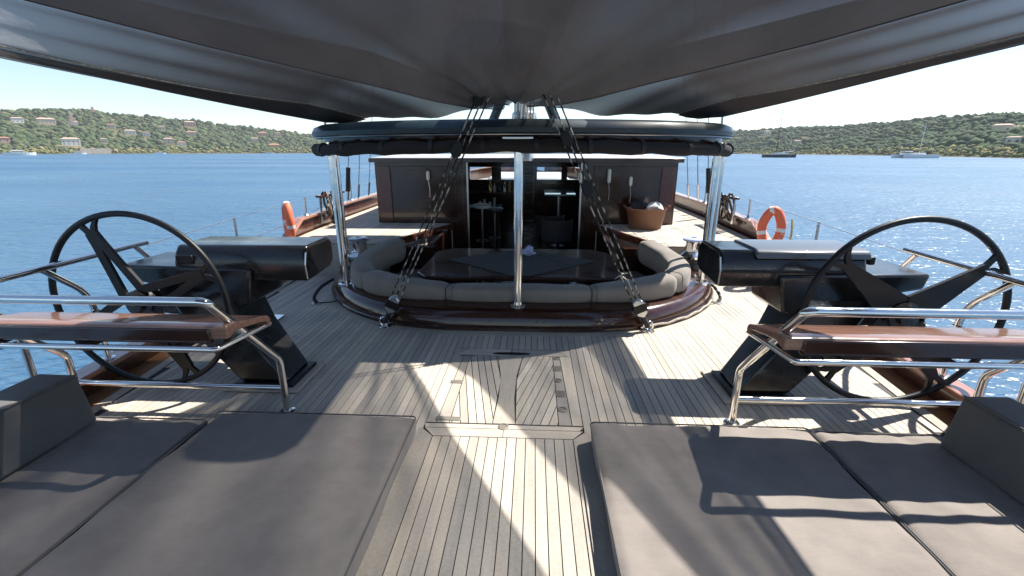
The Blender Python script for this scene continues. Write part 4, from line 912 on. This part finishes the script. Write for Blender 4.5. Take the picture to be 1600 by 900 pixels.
# shrouds
for s in (-1, 1):
    for j, (y_, tilt) in enumerate(((8.5, -.1), (9.15, .02), (9.7, .1), (10.3, .22))):
        xb = half(y_)-.02; p0 = V((s*xb, y_, .75)); p1 = V((s*(xb-1.6-tilt), y_-.6, 12))
        o = thing('shroud', p0, f'{["nearest", "second nearest", "third nearest", "farthest"][j]} wire shroud at the {SIDE[s]} bulwark', 'shroud', 'mast shrouds'); mb = MB(); mb.tube([p0, p1], .011, 6); mb.build('wire', 'chrome_dull', o)
        mb = MB(); mb.tube([p0+(p1-p0)*.005, p0+(p1-p0)*.03], .028, 8); mb.build('turnbuckle', 'stainless', o, smooth=True)
        if j == 1: mb = MB(); mb.tube([p0+(p1-p0)*.02, p0+(p1-p0)*.062], .045, 10); mb.build('chafe_sleeve', 'black_rubber', o, smooth=True)
    # belaying rack with coiled ropes
    yb = 7.95; o = thing('rope_coil', (s*(half(yb)-.12), yb, .6), f'brown ropes coiled on the belaying pins at the {SIDE[s]} rail', 'rope', 'coiled ropes'); rnd = random.Random(5+s)
    for j in range(6):
        cx, cy = s*(half(yb)-.14-.03*rnd.random()), yb-.25+.1*j; pts = [V((cx+.07*math.cos(a+j)+.02*rnd.random(), cy+.05*math.sin(a), .98-.05*j*rnd.random()+.2*math.sin(a)-.1)) for a in [2*math.pi*k/14 for k in range(14)]]
        mb = MB(); mb.tube(pts, .022, 7, closed=True); mb.build('hank', 'brown_rope' if j % 2 else 'flecked_rope', o, smooth=True)
    mb = MB(); mb.box((s*(half(yb)-.18), yb-.4, 1.0), (s*(half(yb)-.08), yb+.6, 1.04)); mb.build('pin_rail', 'mahogany_y', o, bevel=.006)
    for yy in (-.35, .55): mb = MB(); mb.tube([(s*(half(yb)-.13), yb+yy, .6), (s*(half(yb)-.13), yb+yy, 1.0)], .02, 8); mb.build('post', 'stainless', o, smooth=True)
    # deck snatch hook on the deck beside the coaming
    hx, hy = s*2.42, 5.0 if s < 0 else 5.25
    o = thing('deck_hook', (hx, hy, 0), f'black rope hook lying on the deck beside the {SIDE[s]} end of the coaming', 'deck hook', 'deck hooks')
    mb = MB(); mb.lathe((hx, hy, .001), [(.06, 0), (.06, .008), (.02, .014)], 14); mb.build('pad_eye', 'chrome_dull', o, smooth=True)
    mb = MB(); mb.tube(catmull([(hx, hy, .01), (hx+s*.03, hy+.02, .07), (hx-s*.02, hy+.12, .17), (hx-s*.1, hy+.3, .22)], 5), .02, 8); mb.build('strop', 'black_rubber' if s < 0 else 'flecked_rope', o, smooth=True)
    mb = MB(); mb.tube(catmull([(hx, hy, .02), (hx-s*.1, hy-.06, .03), (hx-s*.25, hy+.02, .03), (hx-s*.36, hy+.12, .10)], 5), .008, 6); mb.build('lashing', 'black_rubber' if s < 0 else 'pale_rope', o)
o = thing('rope_line', (1.9, 4.7, .03), 'tan rope lying along the foot of the right coaming', 'rope'); oo = offset(OUTS, -.03)
mb = MB(); sel = [p for p in oo if p.x > 1.25 and p.y < 5.7]; mb.tube([(p.x, p.y, .022+.018*abs(math.sin(i*.8))) for i, p in enumerate(sel)], .013, 7); mb.build('strand', 'pale_rope', o, smooth=True)
# chain-plate fitting seen under the left console
o = thing('mooring_bitt', (-2.72, 4.35, 0), 'pale metal mooring bitt on the deck under the left console', 'mooring bitt')
mb = MB(); mb.lathe((-2.72, 4.35, 0), [(.09, .0), (.09, .02), (.055, .03), (.05, .2), (.07, .22), (.07, .24)], 18); mb.build('post', 'stainless', o, smooth=True)
mb = MB(); mb.box((-2.9, 4.15, .002), (-2.56, 4.55, .02)); mb.build('deck_plate', 'stainless', o, bevel=.006)

# ------------------------------------------------------------------ awning of woven shade mesh
def grid_cloth(name, f, nu, nv, mat, parent):
    vs = [f(i/nu, j/nv) for i in range(nu+1) for j in range(nv+1)]; fs = [(i*(nv+1)+j, (i+1)*(nv+1)+j, (i+1)*(nv+1)+j+1, i*(nv+1)+j+1) for i in range(nu) for j in range(nv)]
    mb = MB(); mb.add(vs, fs); return mb.build(name, mat, parent, smooth=True)
CE = [(4.66, 0.02, 2.165), (4.62, .22, 2.16), (4.5, .42, 2.16), (4.1, .66, 2.17), (3.5, 1.0, 2.21), (2.6, 1.60, 2.28), (2.13, 1.88, 2.325), (1.2, 2.35, 2.40), (0, 2.8, 2.48), (-1.2, 3.0, 2.55)]
CE = CE[::-1]
CEX = [(y, x) for y, x, z in CE]; CEZ = [(y, z) for y, x, z in CE]
o = thing('awning_panel', (0, 2, 2.2), 'central grey mesh awning panel sagging over the aft deck', 'awning', 'awning panels')
def fc(u, v):
    y = -1.2+5.84*(1-(1-u)**1.6); hx = lerp_tab(CEX, y); ze = lerp_tab(CEZ, y); a = 2*v-1; x_ = hx*a
    z = ze+(.30*min(1, hx/1.6))*(1-a*a)+.012*math.sin(x_*9+y*3)*(1-a*a)+.01*math.sin(a*14+y*1.3)+.03*math.sin(y*7+x_*2)*abs(a)*(1-abs(a))+.010*math.sin(a*31+y*.8)*abs(a)
    return (x_, y, z)
grid_cloth('cloth', fc, 60, 60, 'shade_mesh', o)
for s in (-1, 1):
    mb = MB(); mb.tube([fc(k/60, .5+s*.5) for k in range(61)], .004, 6); mb.build('edge_rope', 'sail_cover', o)
for s in (-1, 1):
    o = thing('awning_panel', (s*2.2, 3.5, 2.3), f'side mesh awning panel stretched out to the {SIDE[s]} pole', 'awning', 'awning panels')
    OE = [(0.9, 2.72, 2.33), (2.6, 2.60, 2.265), (3.3, 2.53, 2.235), (5.6, 2.33, 2.15)] if s > 0 else [(.9, 2.62, 2.25), (2.35, 2.5, 2.2), (3.3, 2.46, 2.17), (5.6, 2.33, 2.105)]; OX = [(y, x) for y, x, z in OE]; OZ = [(y, z) for y, x, z in OE]
    IE = [(0.9, 2.70, 2.36), (1.5, 2.62, 2.5), (2.2, 2.46, 2.58), (2.95, 2.14, 2.6), (4.46, 1.27, 2.6), (5.1, .85, 2.5)]
    def fs_(u, v):
        # u from aft to fore, v from outer to inner edge
        yo = .9+(5.6-.9)*u; yi = .9+(5.0-.9)*u; po = V((lerp_tab(OX, yo), yo, lerp_tab(OZ, yo))); pi = V((lerp_tab([(y, x) for y, x, z in IE], yi), yi, lerp_tab([(y, z) for y, x, z in IE], yi)))
        if u > .85:
            k = (u-.85)/.15; pi = pi.lerp(V((.15, 4.95, 2.19)), k)
        p = po.lerp(pi, v); p.z += -.07*math.sin(math.pi*v)*math.sin(math.pi*u)-.035*math.sin(math.pi*v)*u**6+.02*math.sin(v*11+u*4)*u+.011*math.sin(v*25+u*7)
        return (s*p.x, p.y, p.z)
    grid_cloth('cloth', fs_, 60, 24, 'shade_mesh', o)
    grid_cloth('hem', lambda u, v: (lambda p: (p[0], p[1], p[2]-.014))(fs_(u, .26*v)), 60, 4, 'hem_mesh', o)
    mb = MB(); mb.tube([fs_(k/40, .262) for k in range(41)], .006, 5); mb.build('seam_cord', 'pale_rope', o)
    mb = MB(); mb.tube([fs_(k/40, 0.) for k in range(41)], .009, 6); mb.build('edge_rope', 'sail_cover', o)
    mb = MB(); mb.tube([fs_(1, 0), (s*2.36, 5.66, 1.98)], .012, 6); mb.build('lashing', 'chrome_dull', o)

# ------------------------------------------------------------------ air over the bay
m = bpy.data.materials.new('sea_haze'); m.use_nodes = True; t = m.node_tree; t.nodes.clear()
ou = t.nodes.new('ShaderNodeOutputMaterial'); pv = t.nodes.new('ShaderNodeVolumePrincipled'); pv.inputs['Color'].default_value = (.86, .92, 1, 1); pv.inputs['Density'].default_value = .0001; pv.inputs['Anisotropy'].default_value = .2
t.links.new(pv.outputs[0], ou.inputs['Volume']); M['haze'] = m
mb = MB(); mb.box((-2500, -1600, -2.7), (2500, 2500, 140)); tag(mb.build('haze', 'haze'), 'thin sea haze over the bay', 'haze', kind='stuff')
